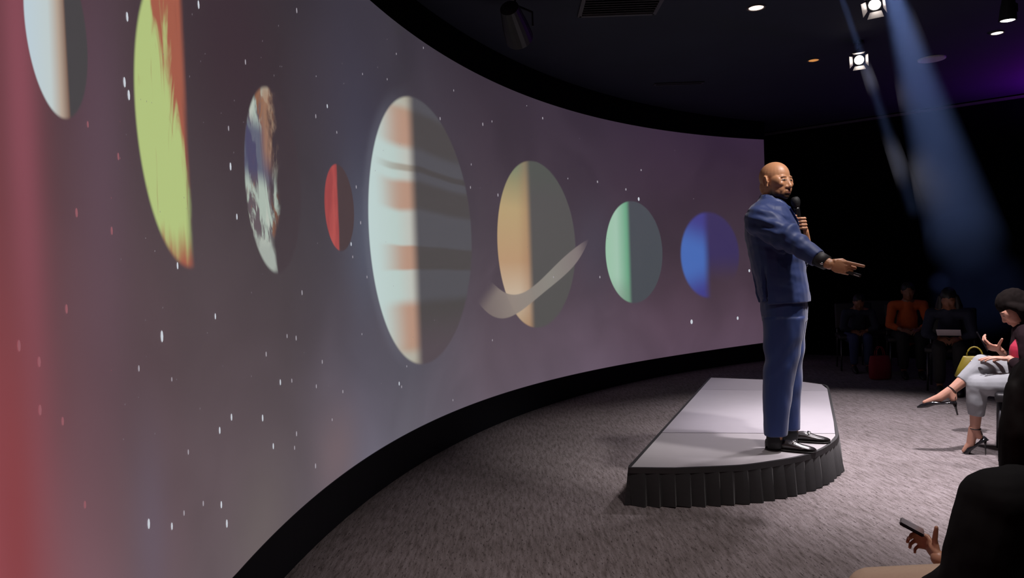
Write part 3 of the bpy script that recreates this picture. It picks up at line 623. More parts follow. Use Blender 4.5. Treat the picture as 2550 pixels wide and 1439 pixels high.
# loafers
m_shoe = mat('black_leather', (.012, .010, .010), .22, .1, 60, spec=.6); m_sole = mat('shoe_sole', (.012, .011, .010), .7)
def loafer(heel, d):
    d = d.normalized(); l = Zu.cross(d)
    prof = [(.0, .026, .060), (.012, .034, .070), (.05, .036, .066), (.09, .036, .062), (.13, .040, .066), (.17, .045, .056), (.21, .046, .043), (.25, .042, .035), (.275, .031, .028), (.289, .014, .020)]
    up = G(); sl = G(); R1 = []; R2 = []
    for x, w, h in prof:
        c = heel + d * x; r = []; q = []
        for j in range(16):
            a = 2 * math.pi * j / 16; cx, sx_ = math.cos(a), math.sin(a); zz = .014 + (h - .014) * (.5 + .5 * sx_) if sx_ > -.5 else .012
            wid = w * (1 - .45 * max(0, sx_) ** 2 * (1 if x > .1 else .6)); r.append(c + l * (wid * (abs(cx) ** .8) * (1 if cx > 0 else -1)) + Zu * zz)
            q.append(c + l * ((w + .003) * cx) + Zu * (.0 if sx_ < 0 else .014))
        R1.append(r); R2.append(q)
    up.loft(R1); s_ = build('shoe', up, m_shoe, man, smooth=True); s_['label'] = 'black leather loafer with metal bit'
    so = G(); so.loft([so.ring(heel + d * x + Zu * .0075, d, .0070, 12, up=Zu, r2=w + .003) for x, w, h in prof]); build('sole', so, m_sole, s_)
    bit = G(); c0 = heel + d * .165
    arc = [c0 + l * (.030 * k_) + Zu * (.0655 - .016 * k_ * k_) for k_ in (-1, -.5, 0, .5, 1)]; bit.sweep(arc, .0032, 8)
    for k_ in (-1, 1):
        cc = arc[0 if k_ < 0 else 4]; bit.sweep([cc + d * (.010 * math.cos(a)) + (l * k_ * .5 - Zu).normalized() * (.009 * math.sin(a) - .002) for a in [i * math.pi / 5 for i in range(11)]], .0022, 6)
    build('horsebit', bit, mat('polished_silver', (.85, .86, .84), .15, 0, metal=1), s_, smooth=True)
    st_ = G(); st_.sweep([c0 - d * .006 + l * (.041 * math.sin(a)) + Zu * (.018 + .046 * math.cos(a)) for a in [(-1 + i / 4) * 1.25 for i in range(9)]], .0045, 8); build('strap', st_, m_shoe, s_, smooth=True)
m_sock = mat('black_sock', (.008, .008, .010), .8)
for b_, an in ((-.10, (1930, 1096)), (.10, (1970, 1080))):
    gk = G(); k0 = MP(*an, b_); gk.loft([gk.ring(k0 + Zu * z - MF * .004, Zu, r, 16) for z, r in ((-.045, .040), (-.01, .046), (.03, .046), (.10, .052))]); build('sock', gk, m_sock, man, smooth=True)
loafer(on_z(1907, 1117, SH), MF * .97 - ML * .16); loafer(on_z(1946, 1096, SH), MF * .98 - ML * .05)
# things he holds
mic = G(); micb = mb_; mo = build('microphone', mic.loft([mic.ring(ma + mx * a, mx, r, 16) for a, r in ((.036, .017), (.05, .0165), (.10, .0145), (.18, .0125), (.245, .012), (.252, .009))]), mat('microphone_black', (.008, .008, .009), .35), origin=micb, smooth=True)
tag(mo, 'black handheld microphone raised to the bald speaker\'s chin', 'microphone')
gr = G(); gr.loft([gr.ring(ma + mx * a, mx, r, 20) for a, r in ((-.029, .008), (-.027, .016), (-.019, .0235), (-.005, .0272), (.010, .0262), (.026, .021), (.034, .0185))])
m_gr, nt, b = newmat('microphone_grille'); t = NT(nt); b.inputs['Base Color'].default_value = (.007, .007, .008, 1); b.inputs['Roughness'].default_value = .6
vo = nt.nodes.new('ShaderNodeTexVoronoi'); vo.inputs['Scale'].default_value = 380; nt.links.new(t.coord(), vo.inputs['Vector']); nt.links.new(t.bump(vo.outputs[0], .5, .002), b.inputs['Normal'])
build('grille', gr, m_gr, mo, smooth=True)
ck = wr_r + pf * .095 + ML * .022 - Zu * .020; cd = (pf + Zu * -.10).normalized(); CM = frame(cd, Zu)
cko = build('presentation_clicker', G().box(ck + cd * .02, .105, .026, .016, CM), mat('clicker_black', (.008, .008, .008), .3), origin=ck); tag(cko, 'slim black presentation clicker in the speaker\'s pointing hand', 'clicker')
build('metal_strip', G().box(ck + cd * .057 + CM @ Vector((0, -.0135, -.002)), .03, .0012, .0035, CM), mat('polished_silver', (.85, .86, .84), .15, 0, metal=1), cko)

# ------------------------------------------------------------------ chairs
m_chair = mat('black_chair_vinyl', (.012, .012, .014), .5, .15, 30); m_leg = mat('chair_steel', (.10, .10, .11), .35, .1, 20, metal=.8)
def chair(pos, ang, label, group=None):
    o = empty('chair', pos); M = Matrix.Rotation(ang, 3, 'Z'); P = lambda x, y, z: Vector(pos) + M @ Vector((x, y, z))
    rbox('seat', P(0, 0, .42), .46, .46, .06, .02, m_chair, o, M); rbox('backrest', P(-.235, 0, .66), .05, .44, .34, .02, m_chair, o, M @ Matrix.Rotation(-.14, 3, 'Y'))
    for x in (-.2, .2):
        for y in (-.2, .2): build('leg', G().sweep([P(x * 1.05, y * 1.05, 0), P(x, y, .39)] if x > 0 else [P(x * 1.15, y * 1.05, 0), P(x, y, .39), P(x * 1.12, y, .66)], .011, 8), m_leg, o, smooth=True)
    for y in (-.2, .2): build('stretcher', G().sweep([P(-.215, y * 1.03, .14), P(.205, y * 1.03, .14)], .007, 6), m_leg, o, smooth=True)
    tag(o, label, 'chair', group); return o
# ------------------------------------------------------------------ seated woman in grey trousers
WB = on_z(2428, 1126, 0); wt = math.atan2(WB.x, WB.y); WF = Vector((-math.cos(wt), math.sin(wt), 0)); WN = Vector((-math.sin(wt), -math.cos(wt), 0))    # facing the stage; side towards the camera
def WP(px, py, b=0.0): return on_plane(px, py, WB + WN * b, WN)
hip1, hip2 = WP(2560, 960, .09), WP(2560, 935, -.09)
kn1, an1 = WP(2434, 958, .09), WP(2428, 1068, .07); kn2, an2 = WP(2446, 908, .0), WP(2369, 972, .10)
gb = G(); whc = WP(2524, 768, 0); WM = frame(WF * .80 - Zu * .62 + WN * .12, Zu * .8 + WF * .62)
head_geo(gb, whc, WM, .92, jaw=.88)
nk = WP(2556, 822, 0)
gb.tube([whc + WM @ Vector((-.02, 0, -.03)), whc + WM @ Vector((-.03, 0, -.07)), nk], [.05, .048, .055], 14)
wsh1, wsh2 = WP(2566, 845, .17), WP(2560, 842, -.16); wel1, wel2 = WP(2572, 935, .23), WP(2548, 930, -.20)
wr1, wr2 = WP(2514, 893, .12), WP(2490, 872, -.04)
gb.tube([nk, WP(2575, 900), WP(2570, 955)], [.07, .10, .11], 14); gb.tube([nk, wsh1, wel1, wr1], [.05, .045, .036, .023], 12); gb.tube([nk, wsh2, wel2, wr2], [.05, .045, .036, .022], 12)
gb.tube([hip1, kn1, an1], [.08, .052, .030], 12); gb.tube([hip2, kn2, an2], [.08, .052, .031], 12)
ft1, ft2 = WP(2402, 1122, .06), WP(2303, 1002, .13)
hl1 = WP(2444, 1086, .06); hl2 = WP(2374, 992, .11)
gb.tube([an1, hl1 + WF * .012], [.031, .022], 12); gb.tube([an1 + WF * .01, WP(2417, 1105, .06), ft1 - Zu * 0], [.030, .027, .018], 12)
gb.tube([an2, hl2], [.031, .024], 12); gb.tube([an2 + WF * .005, WP(2340, 990, .12), ft2], [.031, .029, .016], 12)
hA, hB = G(), G()
hand_geo(hA, wr1, (WP(2446, 888, .11) - wr1), -Zu - WF * .1, WF * .1 - WN, .92, curl=((.12, .2, .1), (.15, .2, .1), (.18, .22, .1), (.2, .25, .15)), spread=.10)
hA.tube([wr1, wr1 + (wel1 - wr1).normalized() * .1], [.023, .028], 12)
hand_geo(hB, wr2, (WP(2462, 862, -.02) - wr2), -WN * .3 + Zu * .55 + WF * .2, Zu * .7 - WF * .1, .90, curl=((.6, .7, .4), (.7, .8, .4), (.8, .8, .4), (.9, .8, .4)), thumb=((.35, .95, .2), (.2, 1, .1)))
hB.tube([wr2, wr2 + (wel2 - wr2).normalized() * .1], [.022, .028], 12)
WL = lambda x, y, z: tuple(whc + WM @ (Vector((x, y, z)) * .92) - WB)
masks = [(WL(.095, 0, -.064), (.014, .022, .007), (.35, .10, .09), .3, 0)]
for s in (-1, 1): masks += [(WL(.090, s * .032, .021), (.02, .023, .0035), (.03, .02, .015), .4, 0), (WL(.088, s * .0318, -.002), (.02, .015, .0035), (.03, .018, .014), .4, 0)]
wom = fuse('person', [(gb, .0045), (hA, .0026), (hB, .0026)], skin_mat('woman_skin', (.52, .27, .19), masks), origin=WB, it=3)
tag(wom, 'seated woman in grey cropped trousers and strapped heels looking down at a phone', 'person')
gt = G(); lo = lambda a, b, k: a + (b - a) * k
gt.tube([WP(2566, 965, 0), hip1, kn1], [.13, .098, .068], 16); gt.loft([gt.ring(kn1, an1 - kn1, .067, 16), gt.ring(lo(kn1, an1, .40), an1 - kn1, .062, 16), gt.ring(WP(2430, 1034, .077), an1 - kn1, .049, 16)])
gt.tube([hip2, kn2], [.10, .070], 16); gt.loft([gt.ring(kn2, an2 - kn2, .067, 16), gt.ring(lo(kn2, an2, .35), an2 - kn2, .058, 16), gt.ring(lo(kn2, an2, .66), an2 - kn2, .046, 16)])
fuse('trousers', [(gt, .006)], mat('pale_grey_trouser_cloth', (.30, .315, .33), .8, .08, 200, .05), wom, it=4, disp=wrinkle(12, 12, 12, .004, 5))
gj = G(); gj.tube([nk - Zu * .02 + WN * 0, WP(2568, 890), WP(2572, 960)], [.085, .135, .145], 16); gj.tube([nk + Zu * -.01, wsh1, wel1, lo(wel1, wr1, .72)], [.07, .075, .060, .042], 14); gj.tube([nk + Zu * -.01, wsh2, wel2, lo(wel2, wr2, .72)], [.07, .075, .058, .040], 14)
fuse('jacket', [(gj, .007)], mat('dark_plum_jacket', (.014, .007, .009), .9, .2, 60, spec=.1), wom, it=4, disp=wrinkle(12, 12, 14, .006, 2))
gr_ = G(); gr_.tube([WP(2550, 838, .05), WP(2546, 872, .06), WP(2550, 900, .05)], [.04, .075, .08], 12); fuse('top', [(gr_, .006)], mat('red_top_cloth', (.40, .015, .05), .7, .1, 80), wom, it=3)
gh = G()
gh.ball(whc + WM @ Vector((-.020, 0, .042)), (.102, .084, .090), WM); gh.ball(whc + WM @ Vector((-.06, 0, .0)), (.062, .078, .085), WM)
for s in (-1, 1): gh.tube([whc + WM @ Vector((.012, s * .072, .035)), whc + WM @ Vector((-.025, s * .076, -.03)), nk + WN * (-s * .07) - WF * .02, nk + WN * (-s * .12) - Zu * .16 - WF * .05], [.024, .036, .045, .04], 10)
gh.tube([whc + WM @ Vector((-.06, 0, .02)), nk - WF * .06, nk - WF * .12 - Zu * .20], [.07, .085, .07], 12)
m_hair = mat('dark_brown_hair', (.007, .005, .0045), .9, .4, 25, .1, spec=.08)
fuse('hair', [(gh, .006)], m_hair, wom, it=4, disp=wrinkle(40, 40, 8, .004, 7))
m_pat = mat('black_patent_leather', (.010, .010, .012), .12, 0, spec=.7)
def heel_shoe(hl, ball, toe, an, planted):
    d = (toe - hl).normalized(); gsx = G(); up_ = (Zu - d * Zu.dot(d)).normalized(); l = up_.cross(d)
    tip = toe + (toe - ball).normalized() * .055
    secs = [(hl - d * .012, .020, .022), (hl + (ball - hl) * .3, .024, .010), (hl + (ball - hl) * .62, .028, .008), (ball, .036, .018), (lo(ball, tip, .45), .032, .020), (lo(ball, tip, .8), .016, .013), (tip, .004, .005)]
    gsx.loft([gsx.ring(p - up_ * (.026 if i < 3 else .018), (tip - ball) if i > 3 else d, h, 14, up=up_, r2=w) for i, (p, w, h) in enumerate(secs)])
    s_ = build('shoe', gsx, m_pat, wom, smooth=True); s_['label'] = 'black patent pointed high heel with ankle strap'
    hb = hl - up_ * .03; end = Vector((hb.x, hb.y, .004)) if planted else hb - up_ * .085
    k_ = G(); build('heel', k_.loft([k_.ring(hb, up_, .016, 10), k_.ring(lo(hb, end, .4), up_, .007, 10), k_.ring(end, up_, .0055, 10)]), m_pat, s_, smooth=True)
    ax_ = (kn1 - an1).normalized() if planted else (kn2 - an2).normalized(); r_ = G(); c = an + ax_ * .004; R_ = r_.ring(c, ax_, .0335, 18); build('ankle_strap', r_.sweep(R_ + R_[:1], .0035, 6), m_pat, s_, smooth=True)
    b_ = G(); build('heel_strap', b_.sweep([hl - d * .01 + l * .022, an + ax_ * .003 - d * .028, hl - d * .01 - l * .022], .003, 6), m_pat, s_, smooth=True)
heel_shoe(hl1, WP(2408, 1112, .06), ft1, an1, True); heel_shoe(hl2, WP(2325, 996, .125), ft2, an2, False)
ph = WP(2446, 850, 0); pm = frame(WF * .35 + Zu * .75, -WF + Zu * .4)
m_phone = mat('phone_black', (.01, .01, .012), .15, 0)
def phone(name, c, M, label):
    o = build(name, G().box(c, .145, .072, .009, M), m_phone, origin=c); bm = bmesh.new(); bm.from_mesh(o.data); bmesh.ops.bevel(bm, geom=bm.edges[:], offset=.003, segments=2, affect='EDGES'); bm.to_mesh(o.data); bm.free()
    build('screen', G().box(c + M @ Vector((0, 0, .0047)), .135, .064, .0006, M), mat('phone_glass', (.02, .02, .03), .08, 0), o); return tag(o, label, 'phone')
phone('phone', ph, pm, 'dark phone held up by the seated woman in grey trousers')
WS = WP(2568, 960, 0); chair((WS.x - WF.x * .02, WS.y - WF.y * .02, 0), math.atan2(WF.y, WF.x), 'black chair under the woman in grey trousers')
# yellow handbag hanging beside her knees on the far side
yb = at(2420, 915, 5.55); ybM = frame(WF, Zu)
yo = empty('handbag', yb - Zu * 0); tag(yo, 'mustard yellow handbag beside the knees of the woman in grey trousers', 'handbag')
gy = G(); tp = []
for z, w, d_ in ((-.075, .085, .030), (-.065, .098, .040), (0, .090, .040), (.075, .078, .030), (.085, .074, .022)): tp.append([yb + WF * (w * 1.0 * math.copysign(abs(math.cos(a)) ** .5, math.cos(a)) - z * .25) + WN * (d_ * math.copysign(abs(math.sin(a)) ** .7, math.sin(a))) + Zu * z for a in [2 * math.pi * j / 20 for j in range(20)]])
m_yel = mat('mustard_leather', (.20, .155, .008), .55, .15, 25, .1); build('body', gy.loft(tp), m_yel, yo, smooth=True)
gy = G(); build('handle', gy.sweep([yb + WF * (.05 * math.cos(a)) + Zu * (.085 + .07 * math.sin(a)) - WF * .02 for a in [math.pi * i / 10 for i in range(11)]], .006, 8), m_yel, yo, smooth=True)
rbox('clasp', yb + WN * .036 + Zu * .05, .02, .006, .02, .002, mat('brass', (.6, .4, .12), .3, 0, metal=1), yo, ybM)

# ------------------------------------------------------------------ sitting onlookers
def seated(pos, ang, k, shirt, trous, skin, hair, label, vox=.009, lean=.0, long_hair=False, group=None, gap=.10, hands=True, shoe=(.01, .01, .01)):
    pos = Vector(pos); M = Matrix.Rotation(ang, 3, 'Z'); P = lambda x, y, z: pos + M @ (Vector((x, y, z)) * k)
    hx = .06 + lean; gb = G(); HMx = M @ Matrix.Rotation(.25 + lean, 3, 'Y')
    head_geo(gb, P(hx + .05, 0, 1.14 - lean * .3), HMx, .95 * k)
    gb.tube([P(hx + .03, 0, 1.10 - lean * .3), P(hx, 0, 1.0 - lean * .2)], [.05 * k, .055 * k], 12); gb.tube([P(hx, 0, .98), P(.03, 0, .75), P(0, 0, .53)], [.08 * k, .11 * k, .11 * k], 12)
    sh = [P(hx - .01, s * .18, .95 - lean * .2) for s in (-1, 1)]; el = [P(hx + .06, s * .235, .68) for s in (-1, 1)]; wr = [P(.27, s * .10, .62) for s in (-1, 1)]
    kn = [P(.44, s * gap, .52) for s in (-1, 1)]; an = [P(.42, s * gap, .10) for s in (-1, 1)]; hp = [P(.0, s * .09, .52) for s in (-1, 1)]
    for i in (0, 1):
        gb.tube([P(hx, 0, .97), sh[i], el[i], wr[i]], [.05 * k, .05 * k, .04 * k, .026 * k], 10); gb.tube([hp[i], kn[i], an[i]], [.07 * k, .05 * k, .035 * k], 10)
    gl = [(gb, vox * .8)]
    if hands:
        gx = G()
        for i, s in enumerate((-1, 1)): hand_geo(gx, wr[i], M @ Vector((.9, -s * .45, -.1)), M @ Vector((0, -s * .5, -.9)), M @ Vector((.3, -s, .3)), .95 * k, curl=RELAX)
        gl.append((gx, .004))
    o = fuse('person', gl, skin, origin=pos, it=2); tag(o, label, 'person', group)
    gs = G(); gs.tube([P(hx, 0, .97 - lean * .2), P(.03 + lean * .5, 0, .76), P(0, 0, .52)], [.085 * k, .128 * k, .145 * k], 14)
    for i in (0, 1): gs.tube([P(hx, 0, .955 - lean * .2), sh[i], el[i], lo(el[i], wr[i], .6)], [.07 * k, .066 * k, .054 * k, .042 * k], 12)
    fuse('shirt', [(gs, vox)], shirt, o, it=3, disp=wrinkle(11, 11, 11, .006, k))
    gt = G(); gt.tube([hp[0], hp[1]], .11 * k, 12)
    for i in (0, 1): gt.tube([hp[i], kn[i], lo(kn[i], an[i], .85)], [.10 * k, .075 * k, .06 * k], 12)
    fuse('trousers', [(gt, vox)], trous, o, it=3, disp=wrinkle(11, 11, 11, .004, 4))
    for i in (0, 1):
        f_ = G(); a0 = an[i] - Vector((0, 0, an[i].z)); f_.loft([f_.ring(a0 + M @ Vector((x * k, 0, 0)) + Zu * h, M @ Vector((1, 0, 0)), h, 12, up=Zu, r2=w * k) for x, w, h in ((-.06, .025, .03), (-.04, .034, .045), (.04, .038, .045), (.12, .042, .030), (.19, .034, .022), (.22, .014, .014))])
        build('shoe', f_, mat('dull_black_shoe', shoe, .5), o, smooth=True)
    gh = G(); hc_ = P(hx + .05, 0, 1.14 - lean * .3)
    gh.ball(hc_ + HMx @ (Vector((-.022, 0, .045)) * k), (.10 * k, .083 * k, .085 * k), HMx); gh.ball(hc_ + HMx @ (Vector((-.055, 0, -.005)) * k), (.06 * k, .078 * k, .075 * k), HMx)
    if long_hair: gh.tube([hc_ + HMx @ Vector((-.05, 0, 0)), P(hx - .06, 0, .98), P(hx - .10, 0, .80)], [.085 * k, .11 * k, .09 * k], 12); [gh.tube([hc_ + HMx @ Vector((-.01, s * .07, .02)), P(hx, s * .09, .98)], [.03 * k, .05 * k], 10) for s in (-1, 1)]
    fuse('hair', [(gh, vox * .8)], hair, o, it=3, disp=wrinkle(30, 30, 8, .004, 1))
    return o, P
m_navy = mat('navy_cloth', (.012, .016, .035), .8, .2, 40); m_dark = mat('charcoal_cloth', (.012, .012, .014), .8, .2, 40); m_jean = mat('blue_denim', (.03, .045, .12), .8, .2, 60)
m_or = mat('orange_shirt_cloth', (.52, .09, .015), .8, .1, 60); sk1 = skin_mat('onlooker_skin', (.26, .11, .06)); m_blk = mat('black_hair', (.008, .007, .007), .5, .2, 30)
def look(p, q): return math.atan2(q[1] - p[1], q[0] - p[0])
STG = (2.2, 5.2)
rowg = 'chairs in the dim back rows'
def place(px, feet_y): p = on_z(px, feet_y, 0); return Vector((p.x, p.y, 0))
pO = place(2262, 930); seated(pO, look(pO, (3.2, 5)), .88, m_or, m_dark, sk1, m_blk, 'person in an orange shirt sitting in the dim back row', lean=.06)
chair(pO, look(pO, (3.2, 5)), 'dark chair under the person in the orange shirt')
pN = place(2135, 918); seated(pN, look(pN, (3.0, 5)), .80, m_navy, m_jean, sk1, m_blk, 'person in navy top and jeans sitting in the dim back row', lean=.22)
chair(pN, look(pN, (3.0, 5)), 'dark chair under the person in navy top and jeans')
pQ = place(2372, 968); seated(pQ, look(pQ, (2.6, 4.8)), .88, m_navy, m_dark, sk1, m_blk, 'dim person in dark navy sitting with a sheet of paper', lean=.22, long_hair=True)
chair(pQ, look(pQ, (2.6, 4.8)), 'dark chair under the person with the sheet of paper')
qa = look(pQ, (2.6, 4.8)); pp = pQ + Matrix.Rotation(qa, 3, 'Z') @ Vector((.37, .0, .615)); build_p = build('paper_sheet', G().box(pp, .16, .21, .003, Matrix.Rotation(qa, 3, 'Z') @ Matrix.Rotation(-.45, 3, 'Y')), mat('white_paper', (.75, .68, .70), .8, .04, 30), origin=pp); tag(build_p, 'white sheet of paper held by the person in dark navy', 'paper')
for px, fy, lb in ((2195, 905, 'empty black chair between the person in navy and the person in orange'),):
    p = place(px, fy); chair(p, look(p, STG), lb)
rb = place(2192, 944); ro_ = empty('tote_bag', rb); tag(ro_, 'dark red tote bag on the floor before the person in orange', 'bag'); gy = G(); tp = []
for z, w, d_ in ((0, .10, .06), (.02, .12, .075), (.16, .125, .07), (.27, .11, .03)): tp.append([rb + Vector((w * math.copysign(abs(math.cos(a)) ** .5, math.cos(a)), d_ * math.sin(a), z)) for a in [2 * math.pi * j / 20 for j in range(20)]])
m_red = mat('red_canvas', (.22, .008, .02), .8, .1, 50); build('body', gy.loft(tp), m_red, ro_, smooth=True)
for s in (-1, 1): gy = G(); build('handle', gy.sweep([rb + Vector((.05 * math.cos(a), s * .02, .265 + .11 * math.sin(a))) for a in [math.pi * i / 10 for i in range(11)]], .005, 6), m_red, ro_, smooth=True)

# ------------------------------------------------------------------ onlooker in black close to the camera
D0 = at(2600, 1300, 1.95); DB = Vector((D0.x, D0.y, 0)); dt = math.radians(30); DF = Vector((-math.cos(dt), math.sin(dt), 0)); DN = Vector((-math.sin(dt), -math.cos(dt), 0))
def DP(px, py, b=0.0): return on_plane(px, py, DB + DN * b, DN)
gb = G(); dh = DP(2606, 1000, 0); DM = frame(Vector((-.05, 1, -.08)), Zu); head_geo(gb, dh, DM, .95)
dn = DP(2606, 1195, 0); gb.tube([dh + DM @ Vector((-.02, 0, -.04)), dn], [.05, .055], 14)
s1_, s2_ = DP(2482, 1255, .17), DP(2580, 1235, -.17); e1_, e2_ = DP(2428, 1462, .20), DP(2440, 1430, -.22); w1_, w2_ = DP(2352, 1496, .08), DP(2338, 1390, -.13)
hp = Vector((DB.x, DB.y, .50)); gb.tube([dn, lo(dn, hp, .5), hp], [.07, .12, .12], 14); gb.tube([dn, s1_, e1_, w1_], [.05, .05, .04, .026], 12); gb.tube([dn, s2_, e2_, w2_], [.05, .05, .04, .024], 12)
kneeN = DP(2176, 1482, .02); kneeF = kneeN - DN * .17 - DF * .10 - Zu * .07
for kq, sgn in ((kneeN, 1), (kneeF, -1)): gb.tube([hp + DN * (.09 * sgn), kq - Zu * .01, Vector((kq.x, kq.y, .10)) - DF * .03], [.08, .05, .035], 12)
hx_ = G(); pc = DP(2284, 1320, -.15) + Vector((0, .03, 0))
hand_geo(hx_, w2_, DP(2318, 1345, -.15) - w2_ + Vector((0, .05, 0)), DF * .9 + Zu * .2, Zu * .8 + DF * .3, .72, curl=((.9, .9, .5), (1.0, .9, .5), (1.1, .9, .5), (1.2, .9, .5)), thumb=((.6, .8, .0), (.3, 1, -.1)))
hx_.tube([w2_, lo(w2_, e2_, .4)], [.022, .032], 12)
sk2 = skin_mat('dim_skin', (.42, .22, .14))
dk_ = fuse('person', [(gb, .006), (hx_, .003)], sk2, origin=DB, it=3); tag(dk_, 'onlooker in a black coat and beige trousers seated closest to the platform\'s near end', 'person')
m_coat = mat('black_coat_cloth', (.0035, .0035, .004), .9, .2, 40, spec=.2)
gj = G(); gj.tube([dn - Zu * .02, lo(dn, hp, .45), hp + Zu * .02], [.085, .16, .175], 16); gj.tube([dn - Zu * .01, s1_, lo(s1_, e1_, .5), e1_, w1_ + DF * .02], [.075, .088, .090, .086, .062], 16); gj.tube([dn - Zu * .01, s2_, e2_, lo(e2_, w2_, .62)], [.075, .085, .07, .045], 16)
fuse('coat', [(gj, .008)], m_coat, dk_, it=4, disp=wrinkle(9, 9, 9, .006, 8))
gt = G()
for kq, sgn in ((kneeN, 1), (kneeF, -1)): gt.tube([hp + DN * (.09 * sgn) - Zu * .05, kq, lo(kq, Vector((kq.x, kq.y, .10)) - DF * .03, .88)], [.11, .078, .062], 16)
fuse('trousers', [(gt, .007)], mat('beige_trouser_cloth', (.46, .34, .25), .85, .06, 90), dk_, it=4)
for kq in (kneeN, kneeF):
    a0 = Vector((kq.x, kq.y, 0)) - DF * .03; f_ = G(); f_.loft([f_.ring(a0 + DF * x + Zu * h, DF, h, 12, up=Zu, r2=w) for x, w, h in ((-.06, .025, .03), (-.04, .034, .05), (.04, .038, .05), (.12, .042, .030), (.19, .034, .022), (.22, .014, .014))]); build('shoe', f_, m_shoe, dk_, smooth=True)
gh = G(); gh.ball(dh + DM @ Vector((-.022, 0, .04)), (.106, .09, .095), DM); gh.tube([dh + DM @ Vector((-.03, 0, 0)), dh + DM @ Vector((-.04, 0, -.10)), dn + DM @ Vector((-.06, 0, -.12))], [.10, .10, .08], 14)
for s in (-1, 1): gh.tube([dh + DM @ Vector((.0, s * .075, .03)), dh + DM @ Vector((-.005, s * .085, -.08)), dn + DM @ Vector((.0, s * .08, -.03))], [.034, .045, .045], 12)
fuse('hair', [(gh, .007)], mat('black_coat_hair', (.005, .004, .004), .7, .3, 40, spec=.2), dk_, it=3, disp=wrinkle(30, 30, 8, .005, 3))
rq = ray(2291, 1325).normalized(); PMx = frame(rq + Zu * .12, rq.cross(DP(2268, 1312, -.15) - DP(2314, 1337, -.15)) * -1); phone('phone', pc, PMx, 'dark phone held low by the onlooker in the black coat')
chair((hp.x - DF.x * .03, hp.y - DF.y * .03, 0), math.atan2(DF.y, DF.x), 'black chair under the onlooker in the black coat')

# ================================================================== CEILING FITTINGS
m_house = mat('fixture_black', (.010, .010, .011), .5, .1, 20)
def par_can(px, py, aim, label, lens, strength, group=None, drop=.16, size=1.0, doors=True):
    c = on_z(px, py, CEIL - drop); o = empty('stage_spotlight', (c.x, c.y, CEIL)); ax = (Vector(aim) - c).normalized(); k = size
    build('ceiling_plate', G().prism([(c.x + .05 * math.cos(a), c.y + .05 * math.sin(a)) for a in [2 * math.pi * j / 16 for j in range(16)]], CEIL - .02, CEIL), m_house, o)
    u = ax.cross(Zu).normalized(); build('yoke', G().sweep([Vector((c.x, c.y, CEIL - .02)), Vector((c.x, c.y, c.z + .10 * k)) , c + u * .075 * k + Zu * .06 * k, c + u * .075 * k], .008, 8), m_house, o)
    g = G(); hs = build('housing', g.loft([g.ring(c + ax * a * k, ax, r * k, 20) for a, r in ((-.13, .02), (-.12, .04), (-.02, .055), (.06, .062), (.065, .062), (.065, .052), (.04, .050))], cap=True), m_house, o, smooth=False)
    build('lens', G().ball(c + ax * .060 * k, (.012 * k, .049 * k, .049 * k), frame(ax, Zu)), glow('lens_glow_%s' % lens, {'cool': (1, .95, .9), 'warm': (1, .72, .45), 'amber': (1, .42, .12)}[lens], strength), o, smooth=True)
    if doors:
        FM = frame(ax, Zu)
        for a in range(4):
            R = FM @ Matrix.Rotation(a * math.pi / 2, 3, 'X'); b0 = c + ax * .066 * k
            v = [b0 + R @ (Vector(q) * k) for q in ((0, -.045, .062), (0, .045, .062), (.055, .065, .092), (.055, -.065, .092))]; v += [p + R @ Vector((-.002, 0, .002)) for p in v]
            build('barn_door', (v, [(0, 1, 2, 3), (4, 5, 6, 7), (0, 1, 5, 4), (1, 2, 6, 5), (2, 3, 7, 6), (3, 0, 4, 7)]), mat('barn_door_metal', (.55, .5, .48), .4, 0, metal=.3), o)
    tag(o, label, 'spotlight', group); return o
par_can(2140, 146, (1.2, 3.0, 1.0), 'glaring stage spotlight with open barn doors above the far end of the platform', 'cool', 8, size=.85)
par_can(2180, 2, (1.4, 3.6, .8), 'bright stage spotlight whose lens is angled towards the speaker, over mid platform', 'cool', 8, size=.85)
par_can(2510, 30, (3.9, 6.0, 0), 'black spotlight with a gleaming rim over the audience seats', 'cool', 3, doors=False, size=1.0)
par_can(1285, 70, (1.0, 9.0, 1.5), 'unlit black moving-head fixture near the curved wall', 'amber', 0, doors=False, size=1.7, drop=.24)
def downlight(px, py, r, col, strength, label):
    c = on_z(px, py, CEIL); o = empty('recessed_downlight', c); g = G()
    rows = [[c + Vector((q * math.cos(a), q * math.sin(a), z)) for a in [2 * math.pi * j / 24 for j in range(24)]] for q, z in ((r, -.001), (r * 1.25, -.001), (r * 1.25, -.008), (r, -.008))]
    build('trim_ring', closed_rows(g, rows), mat('downlight_trim', (.10, .09, .09), .5, 0), o); g = G()
    build('bulb', g.loft([g.ring(c + Zu * z, Zu, q, 20) for z, q in ((-.001, r * .96), (-.006, r * .9), (-.012, r * .5))]), glow('bulb_' + label[:12], col, strength), o, smooth=True); tag(o, label, 'downlight')
downlight(1883, 18, .060, (1, .76, .60), 3.0, 'warm white recessed downlight lit in the dark ceiling')
downlight(2026, 149, .052, (1, .42, .12), .55, 'small amber recessed downlight glowing dimly')
downlight(2483, 81, .050, (1, .90, .72), 4.0, 'cream recessed downlight beside the gleaming black spotlight')
c = on_z(2320, 146, CEIL); o = empty('ceiling_speaker', c); tag(o, 'pale round ceiling speaker grille', 'speaker'); g = G()
build('grille', g.loft([g.ring(c + Zu * z, Zu, q, 28) for z, q in ((0, .13), (-.012, .128), (-.016, .11))]), mat('grey_grille', (.55, .52, .56), .6, .1, 60), o)
c = on_z(1545, 12, CEIL); o = empty('ceiling_vent', c); tag(o, 'dark slatted air vent set in the ceiling', 'vent'); vm = mat('vent_metal', (.055, .05, .055), .5, .1, 10)
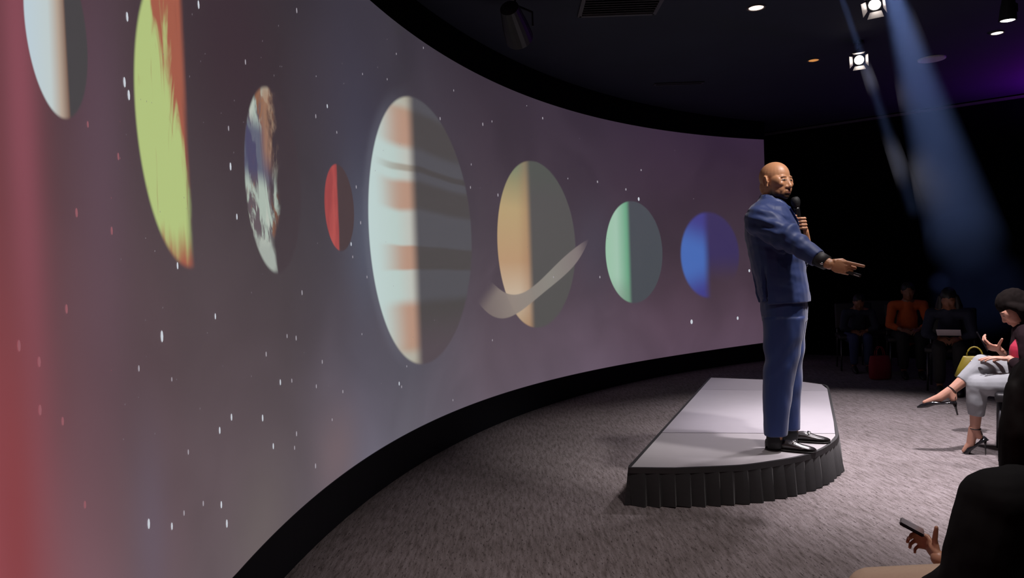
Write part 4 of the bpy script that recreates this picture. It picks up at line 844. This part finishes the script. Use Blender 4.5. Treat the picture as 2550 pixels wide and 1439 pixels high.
for q in ((-.3, 0, .03, .42), (.3, 0, .03, .42), (0, -.2, .6, .03), (0, .2, .6, .03)): build('frame', G().box(c + Vector((q[0], q[1], -.008)), q[2], q[3], .016), vm, o)
for i in range(7): build('slat', G().box(c + Vector((0, -.15 + .05 * i, -.008)), .58, .03, .004, Matrix.Rotation(.6, 3, 'X')), vm, o)
c = on_z(1690, 207, CEIL); o = empty('linear_diffuser', c); tag(o, 'narrow black slot diffuser in the ceiling', 'diffuser')
build('frame', G().box(c + Zu * -.006, .55, .09, .012), m_house, o); build('slot', G().box(c + Zu * -.013, .50, .03, .004), mat('slot_void', (.002, .002, .002), .9, 0), o)

# ------------------------------------------------------------------ beams hanging in the haze, each from its own moving head
def beam(src_px, aim, deg, power, dens, label, length, col=(.33, .48, 1.0)):
    s = on_z(*src_px, CEIL - .30); ax = (Vector(aim) - s).normalized(); o = empty('beam_light', (s.x, s.y, CEIL))
    build('ceiling_plate', G().box((s.x, s.y, CEIL - .02), .14, .14, .04), m_house, o); u = ax.cross(Zu).normalized()
    for q in (-1, 1): build('yoke_arm', G().sweep([Vector((s.x, s.y, CEIL - .04)), s + u * .085 * q + Zu * .08 - ax * .1, s + u * .085 * q - ax * .1], .010, 8), m_house, o)
    g = G(); build('housing', g.loft([g.ring(s + ax * a, ax, r, 20) for a, r in ((-.22, .05), (-.20, .07), (-.06, .075), (-.02, .06))]), m_house, o)
    build('lens', G().ball(s - ax * .016, (.008, .045, .045), frame(ax, Zu)), glow('beam_lens', (.7, .8, 1), 12), o, smooth=True); tag(o, label[0], 'spotlight')
    spot(s + ax * .004, s + ax * 5, power, col, deg, .9, .02)
    t_ = math.tan(math.radians(deg / 2)) * .88; g = G()
    hz = build('light_beam_haze', g.loft([g.ring(s + ax * a, ax, .02 + a * t_, 32) for a in (.01, length * .5, length)]), haze_mat('haze_' + label[0][:10], (.8, .86, 1), dens), origin=s + ax * .01); tag(hz, label[1], 'haze', kind='stuff')
beam((2166, -205), (5.9, 9.4, 1.05), 9.5, 5200, .05, ('moving-head light throwing the broad blue beam', 'broad soft blue light beam slanting through the haze'), 5.6)
beam((2078, -60), (5.75, 10.0, 1.05), 2.6, 3800, .05, ('moving-head light throwing the narrow blue beam', 'narrow blue light beam slanting through the haze'), 4.2)
